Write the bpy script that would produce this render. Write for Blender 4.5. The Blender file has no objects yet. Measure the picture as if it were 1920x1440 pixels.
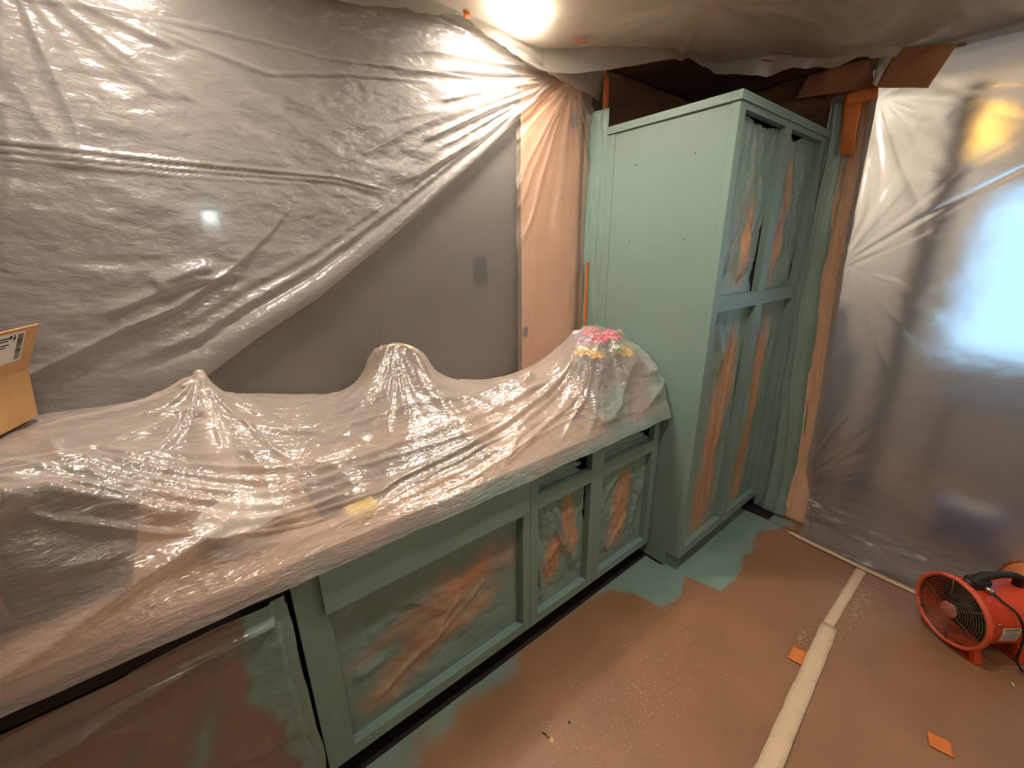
import bpy, bmesh, math, random
import numpy as np
from mathutils import Vector, Matrix

SC = bpy.context.scene
COL = SC.collection
PI = math.pi

# ------------------------------------------------------------------ camera
cam_d = bpy.data.cameras.new('camera')
cam_d.sensor_fit = 'HORIZONTAL'; cam_d.sensor_width = 36.0
cam_d.lens = 775.0 / 1920.0 * 36.0
cam_d.clip_start = 0.02
cam = bpy.data.objects.new('camera', cam_d); COL.objects.link(cam)
r_ = Vector((0.78122, -0.62414, -0.01221)); d_ = Vector((-0.20197, -0.2342, -0.95098)); f_ = Vector((0.59068, 0.74539, -0.30902))
m = Matrix.Identity(4)
for i in range(3):
    m[i][0] = r_[i]; m[i][1] = -d_[i]; m[i][2] = -f_[i]
m.translation = Vector((0.0, -1.06, 1.69106))
cam.matrix_world = m
SC.camera = cam
# ------------------------------------------------------------------ world, exposure
w = bpy.data.worlds.new('world'); SC.world = w; w.use_nodes = True
bgn = w.node_tree.nodes['Background']
bgn.inputs[0].default_value = (0.40, 0.70, 1.0, 1); bgn.inputs[1].default_value = 1.7
SC.view_settings.view_transform = 'Standard'
SC.view_settings.look = 'None'
SC.view_settings.gamma = 1.0
SC.view_settings.use_curve_mapping = False
SC.view_settings.exposure = 0.45
SC.cycles.max_bounces = 6; SC.cycles.diffuse_bounces = 3; SC.cycles.glossy_bounces = 3; SC.cycles.transmission_bounces = 4; SC.cycles.transparent_max_bounces = 8
SC.cycles.adaptive_threshold = 0.05
SC.cycles.caustics_reflective = False; SC.cycles.caustics_refractive = False
LAMP_COL = (1.0, 0.885, 0.76)
LAMPS = [  # x, y, watts, label
    (1.20, 0.40, 20.0, 'lit recessed ceiling lamp glowing through plastic above the covered counter'),
    (0.02, 0.20, 13.0, 'lit recessed ceiling lamp above the cardboard box end of the counter'),
    (1.30, -0.62, 17.0, 'lit recessed ceiling lamp above the masking tape seam on the floor'),
    (-0.15, -0.62, 7.0, 'unseen recessed ceiling lamp added to light the dishwasher front'),  # added lamp, none seen here; meant to catch the dishwasher plastic's fold
]
FILL_GLOBES = [  # opal globes added out of view to brighten kitchen, ceiling and next room
    (0.20, -2.30, 4.0, 'unseen opal globe added as fill light near the front wall'),
    (2.05, -2.40, 9.0, 'unseen opal globe added as fill light between front wall and doorway'),
    (4.25, 0.15, 16.0, 'unseen opal globe added to brighten the room behind the doorway'),
]
CEIL = 2.56

# ------------------------------------------------------------------ helpers
def srgb(r, g, b):
    f = lambda c: (c / 255 / 12.92) if c / 255 <= 0.04045 else ((c / 255 + 0.055) / 1.055) ** 2.4
    return (f(r), f(g), f(b), 1)

def tag(o, label, cat, group=None, kind=None):
    o['label'] = label; o['category'] = cat
    if group: o['group'] = group
    if kind: o['kind'] = kind
    return o

def empty(name, loc=(0, 0, 0), rz=0.0):
    o = bpy.data.objects.new(name, None); COL.objects.link(o)
    o.location = loc; o.rotation_euler = (0, 0, rz); o.empty_display_size = 0.1
    return o

def obj(name, verts, faces, mat, parent=None, smooth=False, attrs=None):
    me = bpy.data.meshes.new(name)
    me.from_pydata([tuple(map(float, v)) for v in verts], [], [tuple(map(int, f)) for f in faces])
    me.update()
    if attrs:
        for k, a in attrs.items():
            at = me.attributes.new(k, 'FLOAT', 'POINT'); at.data.foreach_set('value', np.asarray(a, dtype=np.float32).ravel())
    if smooth:
        me.polygons.foreach_set('use_smooth', [True] * len(me.polygons))
    if mat: me.materials.append(mat)
    o = bpy.data.objects.new(name, me); COL.objects.link(o)
    if parent: o.parent = parent
    return o

def bm_obj(name, bm, mat, parent=None, smooth=False):
    me = bpy.data.meshes.new(name); bm.to_mesh(me); bm.free()
    if smooth: me.polygons.foreach_set('use_smooth', [True] * len(me.polygons))
    if mat: me.materials.append(mat)
    o = bpy.data.objects.new(name, me); COL.objects.link(o)
    if parent: o.parent = parent
    return o

def add_box(bm, x0, x1, y0, y1, z0, z1, bev=0.0):
    vs = [bm.verts.new(p) for p in ((x0,y0,z0),(x1,y0,z0),(x1,y1,z0),(x0,y1,z0),(x0,y0,z1),(x1,y0,z1),(x1,y1,z1),(x0,y1,z1))]
    fs = [bm.faces.new([vs[i] for i in q]) for q in ((3,2,1,0),(4,5,6,7),(0,1,5,4),(1,2,6,5),(2,3,7,6),(3,0,4,7))]
    if bev > 0:
        es = set(e for f in fs for e in f.edges)
        bmesh.ops.bevel(bm, geom=list(es), offset=bev, segments=2, profile=0.6, affect='EDGES')

def boxes(name, lst, mat, parent=None, bev=0.0):
    bm = bmesh.new()
    for b in lst: add_box(bm, *b, bev=bev)
    return bm_obj(name, bm, mat, parent)

def prism(name, poly, axis, a0, a1, mat, parent=None, bev=0.0):
    """extrude a polygon; axis 'x': poly is (y,z); 'y': (x,z); 'z': (x,y)"""
    bm = bmesh.new()
    def mk(p, a):
        return {'x': (a, p[0], p[1]), 'y': (p[0], a, p[1]), 'z': (p[0], p[1], a)}[axis]
    A = [bm.verts.new(mk(p, a0)) for p in poly]; B = [bm.verts.new(mk(p, a1)) for p in poly]
    n = len(poly)
    bm.faces.new(A); bm.faces.new(B[::-1])
    for i in range(n): bm.faces.new((A[i], B[i], B[(i+1) % n], A[(i+1) % n]))
    bmesh.ops.recalc_face_normals(bm, faces=bm.faces)
    if bev: bmesh.ops.bevel(bm, geom=list(bm.edges), offset=bev, segments=2, profile=0.6, affect='EDGES')
    return bm_obj(name, bm, mat, parent)

def tube_data(pts, rad, n=12, caps=True):
    pts = [Vector(p) for p in pts]; V = []; F = []
    rads = rad if hasattr(rad, '__len__') else [rad] * len(pts)
    up = Vector((0.123, 0.2, 0.97))
    prev = None
    for i, p in enumerate(pts):
        t = (pts[min(i+1, len(pts)-1)] - pts[max(i-1, 0)]).normalized()
        if prev is None:
            a = t.cross(up); a = a.normalized() if a.length > 1e-4 else t.cross(Vector((1, 0, 0))).normalized()
        else:
            a = (prev - t * prev.dot(t)).normalized()
        prev = a; b = t.cross(a)
        for k in range(n):
            th = 2 * PI * k / n
            V.append(p + (a * math.cos(th) + b * math.sin(th)) * rads[i])
    for i in range(len(pts) - 1):
        for k in range(n):
            F.append((i*n+k, i*n+(k+1) % n, (i+1)*n+(k+1) % n, (i+1)*n+k))
    if caps:
        F.append(tuple(range(n))[::-1]); F.append(tuple((len(pts)-1)*n+k for k in range(n)))
    return V, F

def tube(name, pts, rad, mat, parent=None, n=12):
    V, F = tube_data(pts, rad, n); return obj(name, V, F, mat, parent, True)

def join_data(parts):
    V = []; F = []
    for v, f in parts:
        o = len(V); V += list(v); F += [tuple(i + o for i in q) for q in f]
    return V, F

def lathe(name, prof, mat, parent=None, n=32, axis='z', origin=(0, 0, 0), smooth=True):
    V = []; F = []
    for r, h in prof:
        for k in range(n):
            th = 2 * PI * k / n; c, s = r * math.cos(th), r * math.sin(th)
            p = {'z': (c, s, h), 'x': (h, c, s), 'y': (c, h, s)}[axis]
            V.append((p[0]+origin[0], p[1]+origin[1], p[2]+origin[2]))
    for i in range(len(prof) - 1):
        for k in range(n):
            F.append((i*n+k, i*n+(k+1) % n, (i+1)*n+(k+1) % n, (i+1)*n+k))
    return obj(name, V, F, mat, parent, smooth)

_rng = np.random.default_rng(7)
_tab = _rng.random((256, 256)) * 2 - 1
def vn(x, y, seed=0):
    x = np.asarray(x, float) + seed * 17.31; y = np.asarray(y, float) + seed * 9.77
    x, y = np.broadcast_arrays(x, y)
    xi = np.floor(x).astype(int); yi = np.floor(y).astype(int); fx = x - xi; fy = y - yi
    fx = fx*fx*fx*(fx*(fx*6-15)+10); fy = fy*fy*fy*(fy*(fy*6-15)+10)
    a = _tab[xi & 255, yi & 255]; b = _tab[(xi+1) & 255, yi & 255]; c = _tab[xi & 255, (yi+1) & 255]; d = _tab[(xi+1) & 255, (yi+1) & 255]
    return (a*(1-fx)+b*fx)*(1-fy) + (c*(1-fx)+d*fx)*fy
def fbm(x, y, seed=0, o=4):
    s = 0; a = 1.0
    for k in range(o):
        s = s + a * vn(np.asarray(x)*2**k, np.asarray(y)*2**k, seed + k); a *= 0.5
    return s
def ridged(x, y, seed=0):
    return (1 - np.abs(vn(x, y, seed))) ** 2
def sstep(a, b, x):
    t = np.clip((x - a) / (b - a), 0, 1); return t*t*(3-2*t)
def seg_dist(px, py, poly):
    """distance to a polyline and position (0..1) along it"""
    best = np.full(np.shape(px), 1e9); tt = np.zeros(np.shape(px)); side = np.zeros(np.shape(px)); n = len(poly) - 1
    for i in range(n):
        ax, ay = poly[i]; bx, by = poly[i+1]; dx, dy = bx-ax, by-ay; L = dx*dx+dy*dy + 1e-12
        t = np.clip(((px-ax)*dx+(py-ay)*dy)/L, 0, 1)
        d = np.hypot(px-(ax+t*dx), py-(ay+t*dy))
        m_ = d < best; best = np.where(m_, d, best); tt = np.where(m_, (i+t)/n, tt)
    return best, tt
def ridge(px, py, poly, w, a):
    d, t = seg_dist(px, py, poly)
    return a * np.exp(-(d/w)**2) * sstep(0, .12, t) * (1 - sstep(.85, 1, t))

def grid(name, X, Y, Z, mat, parent=None, attrs=None, keep=None, thick=0.0):
    """a sheet from 2-D arrays; keep: boolean per quad"""
    nu, nv = X.shape
    V = np.stack([X, Y, Z], -1).reshape(-1, 3)
    idx = np.arange(nu*nv).reshape(nu, nv)
    Q = np.stack([idx[:-1, :-1], idx[1:, :-1], idx[1:, 1:], idx[:-1, 1:]], -1)
    Q = Q[keep] if keep is not None else Q.reshape(-1, 4)
    used = np.unique(Q); mp = -np.ones(nu*nv, int); mp[used] = np.arange(len(used))
    me = bpy.data.meshes.new(name)
    V = V[used]; Q = mp[Q]
    me.vertices.add(len(V)); me.vertices.foreach_set('co', V.astype(np.float32).ravel())
    me.loops.add(Q.size); me.loops.foreach_set('vertex_index', Q.astype(np.int32).ravel())
    me.polygons.add(len(Q)); me.polygons.foreach_set('loop_start', np.arange(0, Q.size, 4, dtype=np.int32))
    me.polygons.foreach_set('use_smooth', np.ones(len(Q), dtype=bool))
    me.update(calc_edges=True); me.validate()
    if attrs:
        for k, a in attrs.items():
            at = me.attributes.new(k, 'FLOAT', 'POINT'); at.data.foreach_set('value', np.asarray(a, dtype=np.float32).ravel()[used])
    me.materials.append(mat)
    o = bpy.data.objects.new(name, me); COL.objects.link(o)
    if parent: o.parent = parent
    if thick:
        md = o.modifiers.new('thickness', 'SOLIDIFY'); md.thickness = thick; md.offset = 0
    return o

# ------------------------------------------------------------------ materials
def new_mat(name):
    mt = bpy.data.materials.new(name); mt.use_nodes = True
    nt = mt.node_tree; nt.nodes.clear()
    out = nt.nodes.new('ShaderNodeOutputMaterial')
    return mt, nt, out
def N(nt, kind, **kw):
    n = nt.nodes.new('ShaderNode' + kind)
    for k, v in kw.items():
        if k.startswith('i_'):
            key = k[2:]; key = int(key) if key.isdigit() else key.replace('_', ' ')
            n.inputs[key].default_value = v
        else: setattr(n, k, v)
    return n
def bump_noise(nt, scale=(1, 1, 1), nscale=20.0, detail=5.0, dist=0.6, strength=0.3, distance=0.01, prev=None, rough=0.55, rot=(0, 0, 0)):
    tc = N(nt, 'TexCoord'); mp = N(nt, 'Mapping'); mp.inputs['Scale'].default_value = scale; mp.inputs['Rotation'].default_value = rot
    no = N(nt, 'TexNoise'); no.inputs['Scale'].default_value = nscale; no.inputs['Detail'].default_value = detail
    no.inputs['Distortion'].default_value = dist; no.inputs['Roughness'].default_value = rough
    nt.links.new(tc.outputs['Object'], mp.inputs[0]); nt.links.new(mp.outputs[0], no.inputs['Vector'])
    b = N(nt, 'Bump'); b.inputs['Strength'].default_value = strength; b.inputs['Distance'].default_value = distance
    nt.links.new(no.outputs[0], b.inputs['Height'])
    if prev: nt.links.new(prev.outputs[0], b.inputs['Normal'])
    return b, no

def plain(name, col, rough=0.5, metal=0.0, spec=0.5, var=0.0, vscale=8.0, bump=0.0, bscale=60.0, emit=None, es=0.0, stretch=(1, 1, 1)):
    mt, nt, out = new_mat(name)
    p = N(nt, 'BsdfPrincipled')
    p.inputs['Base Color'].default_value = col; p.inputs['Roughness'].default_value = rough
    p.inputs['Metallic'].default_value = metal; p.inputs['Specular IOR Level'].default_value = spec
    tc = N(nt, 'TexCoord'); mp = N(nt, 'Mapping'); mp.inputs['Scale'].default_value = stretch
    nt.links.new(tc.outputs['Object'], mp.inputs[0])
    if var:
        no = N(nt, 'TexNoise'); no.inputs['Scale'].default_value = vscale; no.inputs['Detail'].default_value = 6
        nt.links.new(mp.outputs[0], no.inputs['Vector'])
        mr = N(nt, 'MapRange'); mr.inputs[3].default_value = 1 - var; mr.inputs[4].default_value = 1 + var
        nt.links.new(no.outputs[0], mr.inputs[0])
        mx = N(nt, 'MixRGB', blend_type='MULTIPLY'); mx.inputs[0].default_value = 1; mx.inputs[1].default_value = col
        nt.links.new(mr.outputs[0], mx.inputs[2]); nt.links.new(mx.outputs[0], p.inputs['Base Color'])
    if bump:
        no2 = N(nt, 'TexNoise'); no2.inputs['Scale'].default_value = bscale; no2.inputs['Detail'].default_value = 4
        nt.links.new(mp.outputs[0], no2.inputs['Vector'])
        b = N(nt, 'Bump'); b.inputs['Strength'].default_value = bump; b.inputs['Distance'].default_value = 0.004
        nt.links.new(no2.outputs[0], b.inputs['Height']); nt.links.new(b.outputs[0], p.inputs['Normal'])
    if emit:
        p.inputs['Emission Color'].default_value = emit; p.inputs['Emission Strength'].default_value = es
    nt.links.new(p.outputs[0], out.inputs[0])
    return mt

TEAL = srgb(126, 153, 145)
def mixed(name, cola, colb, attr, rough=0.5, nscale=9.0, namp=0.35, spec=0.4, bump=0.25, bscale=25.0, var=0.08, stretch=(1, 1, 1)):
    """two colours mixed by a painted mesh attribute, edge broken by noise"""
    mt, nt, out = new_mat(name)
    p = N(nt, 'BsdfPrincipled'); p.inputs['Roughness'].default_value = rough; p.inputs['Specular IOR Level'].default_value = spec
    at = N(nt, 'Attribute', attribute_name=attr)
    tc = N(nt, 'TexCoord'); mp = N(nt, 'Mapping'); mp.inputs['Scale'].default_value = stretch
    nt.links.new(tc.outputs['Object'], mp.inputs[0])
    no = N(nt, 'TexNoise'); no.inputs['Scale'].default_value = nscale; no.inputs['Detail'].default_value = 7
    nt.links.new(mp.outputs[0], no.inputs['Vector'])
    m1 = N(nt, 'Math', operation='SUBTRACT'); m1.inputs[1].default_value = 0.5; nt.links.new(no.outputs[0], m1.inputs[0])
    m2 = N(nt, 'Math', operation='MULTIPLY_ADD'); m2.inputs[1].default_value = namp
    nt.links.new(m1.outputs[0], m2.inputs[0]); nt.links.new(at.outputs['Fac'], m2.inputs[2])
    mr = N(nt, 'MapRange', interpolation_type='SMOOTHSTEP'); mr.inputs[1].default_value = 0.05; mr.inputs[2].default_value = 1.0
    nt.links.new(m2.outputs[0], mr.inputs[0])
    mx = N(nt, 'MixRGB'); mx.inputs[1].default_value = cola; mx.inputs[2].default_value = colb
    nt.links.new(mr.outputs[0], mx.inputs[0])
    no3 = N(nt, 'TexNoise'); no3.inputs['Scale'].default_value = 3.3; no3.inputs['Detail'].default_value = 8; nt.links.new(mp.outputs[0], no3.inputs['Vector'])
    mr3 = N(nt, 'MapRange'); mr3.inputs[3].default_value = 1 - 2*var; mr3.inputs[4].default_value = 1 + 2*var; nt.links.new(no3.outputs[0], mr3.inputs[0])
    mm = N(nt, 'MixRGB', blend_type='MULTIPLY'); mm.inputs[0].default_value = 1
    nt.links.new(mx.outputs[0], mm.inputs[1]); nt.links.new(mr3.outputs[0], mm.inputs[2])
    nt.links.new(mm.outputs[0], p.inputs['Base Color'])
    no2 = N(nt, 'TexNoise'); no2.inputs['Scale'].default_value = bscale; no2.inputs['Detail'].default_value = 5; nt.links.new(mp.outputs[0], no2.inputs['Vector'])
    b = N(nt, 'Bump'); b.inputs['Strength'].default_value = bump; b.inputs['Distance'].default_value = 0.006
    nt.links.new(no2.outputs[0], b.inputs['Height']); nt.links.new(b.outputs[0], p.inputs['Normal'])
    nt.links.new(p.outputs[0], out.inputs[0])
    return mt

def plastic(name, milk=0.35, mcol=(0.75, 0.72, 0.70, 1), tint=(0.92, 0.91, 0.90, 1), rough=0.2, gloss=0.5, g0=0.03,
            b1=(1, 1, 1), s1=14.0, st1=0.35, b2=(1, 1, 1), s2=60.0, st2=0.2, refr=0.0, rr=0.6, ior=1.1, transl=0.45, edge=0.35):
    mt, nt, out = new_mat(name)
    bm2, _ = bump_noise(nt, b2, s2, 2, 0.4, st2, 0.006)
    bm1 = bm2
    L = nt.links.new
    dif = N(nt, 'BsdfDiffuse'); dif.inputs[0].default_value = mcol; L(bm2.outputs[0], dif.inputs['Normal'])
    tl = N(nt, 'BsdfTranslucent'); tl.inputs[0].default_value = mcol; L(bm1.outputs[0], tl.inputs['Normal'])
    mk = N(nt, 'MixShader'); mk.inputs[0].default_value = transl; L(dif.outputs[0], mk.inputs[1]); L(tl.outputs[0], mk.inputs[2])
    if refr:
        tr = N(nt, 'BsdfRefraction'); tr.inputs['Color'].default_value = tint; tr.inputs['Roughness'].default_value = rr; tr.inputs['IOR'].default_value = ior
    else:
        tr = N(nt, 'BsdfTransparent'); tr.inputs[0].default_value = tint
    lw = N(nt, 'LayerWeight'); lw.inputs[0].default_value = 0.35; L(bm1.outputs[0], lw.inputs['Normal'])
    ma = N(nt, 'Math', operation='MULTIPLY_ADD'); ma.inputs[1].default_value = edge; ma.inputs[2].default_value = milk; ma.use_clamp = True
    L(lw.outputs['Facing'], ma.inputs[0])
    ac = N(nt, 'Attribute', attribute_name='clear'); ai = N(nt, 'Math', operation='SUBTRACT'); ai.inputs[0].default_value = 1.0; L(ac.outputs['Fac'], ai.inputs[1])
    mq = N(nt, 'Math', operation='MULTIPLY'); L(ma.outputs[0], mq.inputs[0]); L(ai.outputs[0], mq.inputs[1])
    base = N(nt, 'MixShader'); L(mq.outputs[0], base.inputs[0]); L(tr.outputs[0], base.inputs[1]); L(mk.outputs[0], base.inputs[2])
    gl = N(nt, 'BsdfGlossy'); gl.inputs[0].default_value = (1, 1, 1, 1); gl.inputs['Roughness'].default_value = rough; L(bm2.outputs[0], gl.inputs['Normal'])
    fr0 = N(nt, 'LayerWeight'); fr0.inputs[0].default_value = 0.5; L(bm2.outputs[0], fr0.inputs['Normal'])
    fr = N(nt, 'Math', operation='POWER'); fr.inputs[1].default_value = 3.0; L(fr0.outputs['Facing'], fr.inputs[0])
    mg = N(nt, 'Math', operation='MULTIPLY_ADD'); mg.inputs[1].default_value = gloss; mg.inputs[2].default_value = g0; mg.use_clamp = True
    L(fr.outputs[0], mg.inputs[0])
    fin = N(nt, 'MixShader'); L(mg.outputs[0], fin.inputs[0]); L(base.outputs[0], fin.inputs[1]); L(gl.outputs[0], fin.inputs[2])
    at = N(nt, 'Attribute', attribute_name='paint')
    pd = N(nt, 'BsdfPrincipled'); pd.inputs['Base Color'].default_value = TEAL; pd.inputs['Roughness'].default_value = 0.5; L(bm2.outputs[0], pd.inputs['Normal'])
    tc = N(nt, 'TexCoord'); no = N(nt, 'TexNoise'); no.inputs['Scale'].default_value = 22; no.inputs['Detail'].default_value = 6; L(tc.outputs['Object'], no.inputs['Vector'])
    m2 = N(nt, 'Math', operation='MULTIPLY'); L(at.outputs['Fac'], m2.inputs[0])
    mr = N(nt, 'MapRange'); mr.inputs[1].default_value = .2; mr.inputs[2].default_value = .6; mr.inputs[3].default_value = .55; mr.inputs[4].default_value = 1.1
    L(no.outputs[0], mr.inputs[0]); L(mr.outputs[0], m2.inputs[1]); m2.use_clamp = True
    fp = N(nt, 'MixShader'); L(m2.outputs[0], fp.inputs[0]); L(fin.outputs[0], fp.inputs[1]); L(pd.outputs[0], fp.inputs[2])
    L(fp.outputs[0], out.inputs[0])
    return mt

M = {}
M['teal'] = plain('teal_paint', TEAL, 0.42, var=0.04, vscale=3, bump=0.06, bscale=240)
M['teal_dark'] = plain('teal_inside', srgb(70, 88, 80), 0.7)
M['inside'] = plain('cabinet_inside_shaded', srgb(38, 33, 29), 0.8)  # near black: toe-space shade is put into the colour
M['black'] = plain('black_plastic', srgb(28, 27, 26), 0.45, var=0.15, vscale=30)
M['rubber'] = plain('black_rubber', srgb(34, 32, 30), 0.6, var=0.2, vscale=40)
M['steel'] = plain('brushed_steel', srgb(170, 160, 148), 0.28, metal=1.0, bump=0.05, bscale=40, stretch=(1, 1, 30))
M['chrome'] = plain('brass_hose', srgb(205, 180, 140), 0.25, metal=0.6)
M['wall'] = plain('wall_paint', srgb(216, 210, 200), 0.7, var=0.04, vscale=2, bump=0.08, bscale=120)
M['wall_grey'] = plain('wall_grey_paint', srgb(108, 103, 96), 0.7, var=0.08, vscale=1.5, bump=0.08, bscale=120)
M['ceiling'] = plain('ceiling_paint', srgb(238, 232, 220), 0.8, var=0.03, vscale=3)
M['kraft'] = plain('kraft_paper', srgb(172, 122, 84), 0.6, var=0.14, vscale=5, bump=0.25, bscale=22)
M['kraft_tan'] = plain('tan_masking_paper', srgb(244, 196, 160), 0.55, var=0.05, vscale=4, bump=0.2, bscale=12, stretch=(1, 1, .5))
M['kraft_shaded'] = plain('shaded_kraft_paper', srgb(118, 88, 66), 0.6, var=0.2, vscale=4, bump=0.3, bscale=14)  # darker copy of the kraft, with the unlit corner's shade in its colour
M['board'] = plain('cardboard', srgb(196, 150, 98), 0.65, var=0.08, vscale=30, bump=0.1, bscale=80, stretch=(1, 1, 4))
M['board_edge'] = plain('cardboard_light', srgb(208, 168, 118), 0.7, var=0.08, vscale=30)
M['paper'] = plain('white_label', srgb(226, 218, 206), 0.5, var=0.03)
M['ink'] = plain('black_ink', srgb(42, 36, 32), 0.6)
M['orange_tape'] = plain('orange_tape', srgb(228, 130, 62), 0.5, var=0.1, vscale=40, bump=0.15, bscale=90)
M['mask_tape'] = plain('masking_tape', srgb(226, 200, 168), 0.55, var=0.12, vscale=22, bump=0.3, bscale=60)
M['fan'] = plain('fan_orange', srgb(226, 78, 40), 0.4, var=0.14, vscale=14, bump=0.05, bscale=60)
M['fan_faded'] = plain('fan_faded_rim', srgb(222, 96, 66), 0.45, var=0.25, vscale=18)
M['wire'] = plain('grille_wire', srgb(120, 108, 88), 0.45, metal=0.4, var=0.2, vscale=50)
M['hub'] = plain('fan_hub', srgb(178, 112, 96), 0.5, var=0.12, vscale=30)
M['duct'] = plain('orange_duct', srgb(240, 150, 92), 0.45, var=0.1, vscale=20)
M['granite'] = plain('granite', srgb(176, 142, 112), 0.3, var=0.75, vscale=70)
M['dark_wood'] = plain('dark_wood', srgb(84, 66, 52), 0.5, var=0.2, vscale=6, stretch=(1, 1, .2))
M['blue'] = plain('blue_plastic', srgb(40, 66, 190), 0.4)
M['grey'] = plain('grey_cloth', srgb(96, 96, 98), 0.8, var=0.1)
M['socket'] = plain('dark_socket', srgb(38, 38, 42), 0.5)
M['pink'] = plain('pink_petals', srgb(238, 96, 128), 0.6, var=0.15, vscale=40)
M['yellow'] = plain('yellow_petals', srgb(250, 205, 40), 0.6, var=0.12, vscale=40)
M['purple'] = plain('purple_petals', srgb(140, 110, 190), 0.6, var=0.12, vscale=40)
M['leaf'] = plain('green_leaf', srgb(110, 150, 60), 0.6, var=0.2, vscale=30)
M['vase'] = plain('dark_vase', srgb(62, 50, 62), 0.35, var=0.1)
M['white'] = plain('white_plastic', srgb(226, 220, 212), 0.4)
M['amber'] = plain('amber_bottle', srgb(150, 86, 60), 0.3)
M['sponge'] = plain('yellow_sponge', srgb(250, 220, 70), 0.8, bump=0.4, bscale=90)
M['floor'] = plain('floor_boards_shaded', srgb(38, 31, 27), 0.5, var=0.15, vscale=3, stretch=(1, 5, 1))  # darkened so the shade under the cabinets is in the floor colour
M['lens'] = plain('lamp_lens', (1, .9, .78, 1), 0.5, emit=LAMP_COL + (1,), es=26.0)
M['opal'] = plain('opal_glass', (1, .95, .88, 1), 0.4, emit=LAMP_COL + (1,), es=6.0)
M['lamp_trim'] = plain('lamp_trim', srgb(235, 228, 215), 0.5)
M['amber_glow'] = plain('amber_glass_glow', (1, .6, .15, 1), 0.5, emit=(1, 0.55, 0.12, 1), es=1.9)
M['night'] = plain('glow_stand_in_lens', (1, .95, .8, 1), 0.5, emit=(1, 0.86, 0.55, 1), es=1.6)  # glow of the made-up light behind the wall sheet
M['glass_blue'] = plain('cool_glow', (.7, .9, 1, 1), 0.5, emit=(0.6, 0.85, 1.0, 1), es=0.7)
M['film'] = mixed('sprayed_film', TEAL, srgb(190, 146, 112), 'bare', rough=0.36, nscale=5, namp=0.35, spec=0.5, bump=0.35, bscale=16)
M['floor_paper'] = mixed('floor_kraft_paper', srgb(150, 111, 80), TEAL, 'paint', rough=0.46, nscale=7, namp=0.5, spec=0.5, bump=0.12, bscale=9, var=0.15)

for k_ in ('lens', 'opal', 'night', 'amber_glow'): M[k_].cycles.emission_sampling = 'NONE'
P_WALL = plastic('plastic_wall_sheet', milk=0.50, mcol=(0.70, 0.665, 0.635, 1), rough=0.25, gloss=0.5, g0=0.06, b1=(1, 1, 1.8), s1=5, st1=0.28, b2=(1, 1, 2.2), s2=30, st2=0.5, transl=.3)
P_FLAT = plastic('plastic_flat_sheet', milk=0.30, mcol=(0.60, 0.58, 0.55, 1), rough=0.33, gloss=0.35, g0=0.02, s1=3, st1=0.12, s2=20, st2=0.06)
P_DRAPE = plastic('plastic_drape', milk=0.38, mcol=(0.97, 0.84, 0.75, 1), rough=0.20, gloss=0.6, g0=0.085, b2=(.6, 2.0, 2.0), s2=44, st2=0.55, edge=0.42, transl=.35)
P_CEIL = plastic('plastic_ceiling_sheet', milk=0.50, mcol=(0.92, 0.87, 0.78, 1), rough=0.3, gloss=0.3, g0=0.02, s1=5, st1=0.3, s2=30, st2=0.1, transl=.5)
P_DOOR = plastic('plastic_doorway_sheet', milk=0.30, mcol=(0.70, 0.65, 0.60, 1), tint=(0.95, 0.95, 0.95, 1), rough=0.28, gloss=0.5, g0=0.03, b1=(1, .6, 2.0), s1=6, st1=0.3, b2=(1, .7, 1.8), s2=26, st2=0.4, refr=1.0, rr=0.58, ior=1.16, edge=0.2)
P_DISH = plastic('plastic_appliance_sheet', milk=0.34, mcol=(0.66, 0.53, 0.44, 1), rough=0.22, gloss=0.6, g0=0.07, b1=(1, 1, 1.0), s1=5, st1=0.4, b2=(1, 1, 2.5), s2=40, st2=0.25)
P_TAN = plastic('plastic_over_paper', milk=0.30, mcol=(0.88, 0.70, 0.60, 1), rough=0.25, gloss=0.5, g0=0.04, b1=(1.6, 1.6, .5), s1=6, st1=0.3, s2=40, st2=0.12)

P_STRIP = plastic('plastic_corner_strip', milk=0.06, mcol=(0.95, 0.80, 0.70, 1), tint=(.97, .96, .95, 1), rough=0.22, gloss=0.5, g0=0.03, s2=30, st2=0.3, edge=.12)

def struct(o):
    o['kind'] = 'structure'; return o

# ================================================================== the room
struct(boxes('floor', [(-2.6, 5.2, -3.4, 0.95, -0.10, 0.0)], M['floor']))
struct(boxes('ceiling', [(-2.6, 5.2, -3.4, 0.95, CEIL, CEIL + 0.1)], M['ceiling']))
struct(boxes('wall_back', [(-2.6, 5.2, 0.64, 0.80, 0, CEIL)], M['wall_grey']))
struct(boxes('wall_left', [(-2.6, -2.5, -3.4, 0.64, 0, CEIL)], M['wall']))
struct(boxes('wall_front', [(-2.5, 5.2, -3.4, -3.3, 0, CEIL)], M['wall']))
struct(boxes('wall_right', [(2.87, 2.99, -0.30, 0.64, 0, CEIL), (2.87, 2.99, -3.3, -2.35, 0, CEIL), (2.87, 2.99, -2.35, -0.30, 2.50, CEIL)], M['wall']))
WY0, WY1, WZ0, WZ1 = -2.75, -0.62, 0.80, 2.10
struct(boxes('wall_far', [(5.0, 5.12, -3.3, WY0, 0, CEIL), (5.0, 5.12, WY1, 0.64, 0, CEIL), (5.0, 5.12, WY0, WY1, 0, WZ0), (5.0, 5.12, WY0, WY1, WZ1, CEIL)], M['wall']))
win = struct(empty('window_1', (5.0, (WY0+WY1)/2, WZ0)))
cy, wh, hh = 0, (WY1-WY0)/2, WZ1-WZ0
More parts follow.
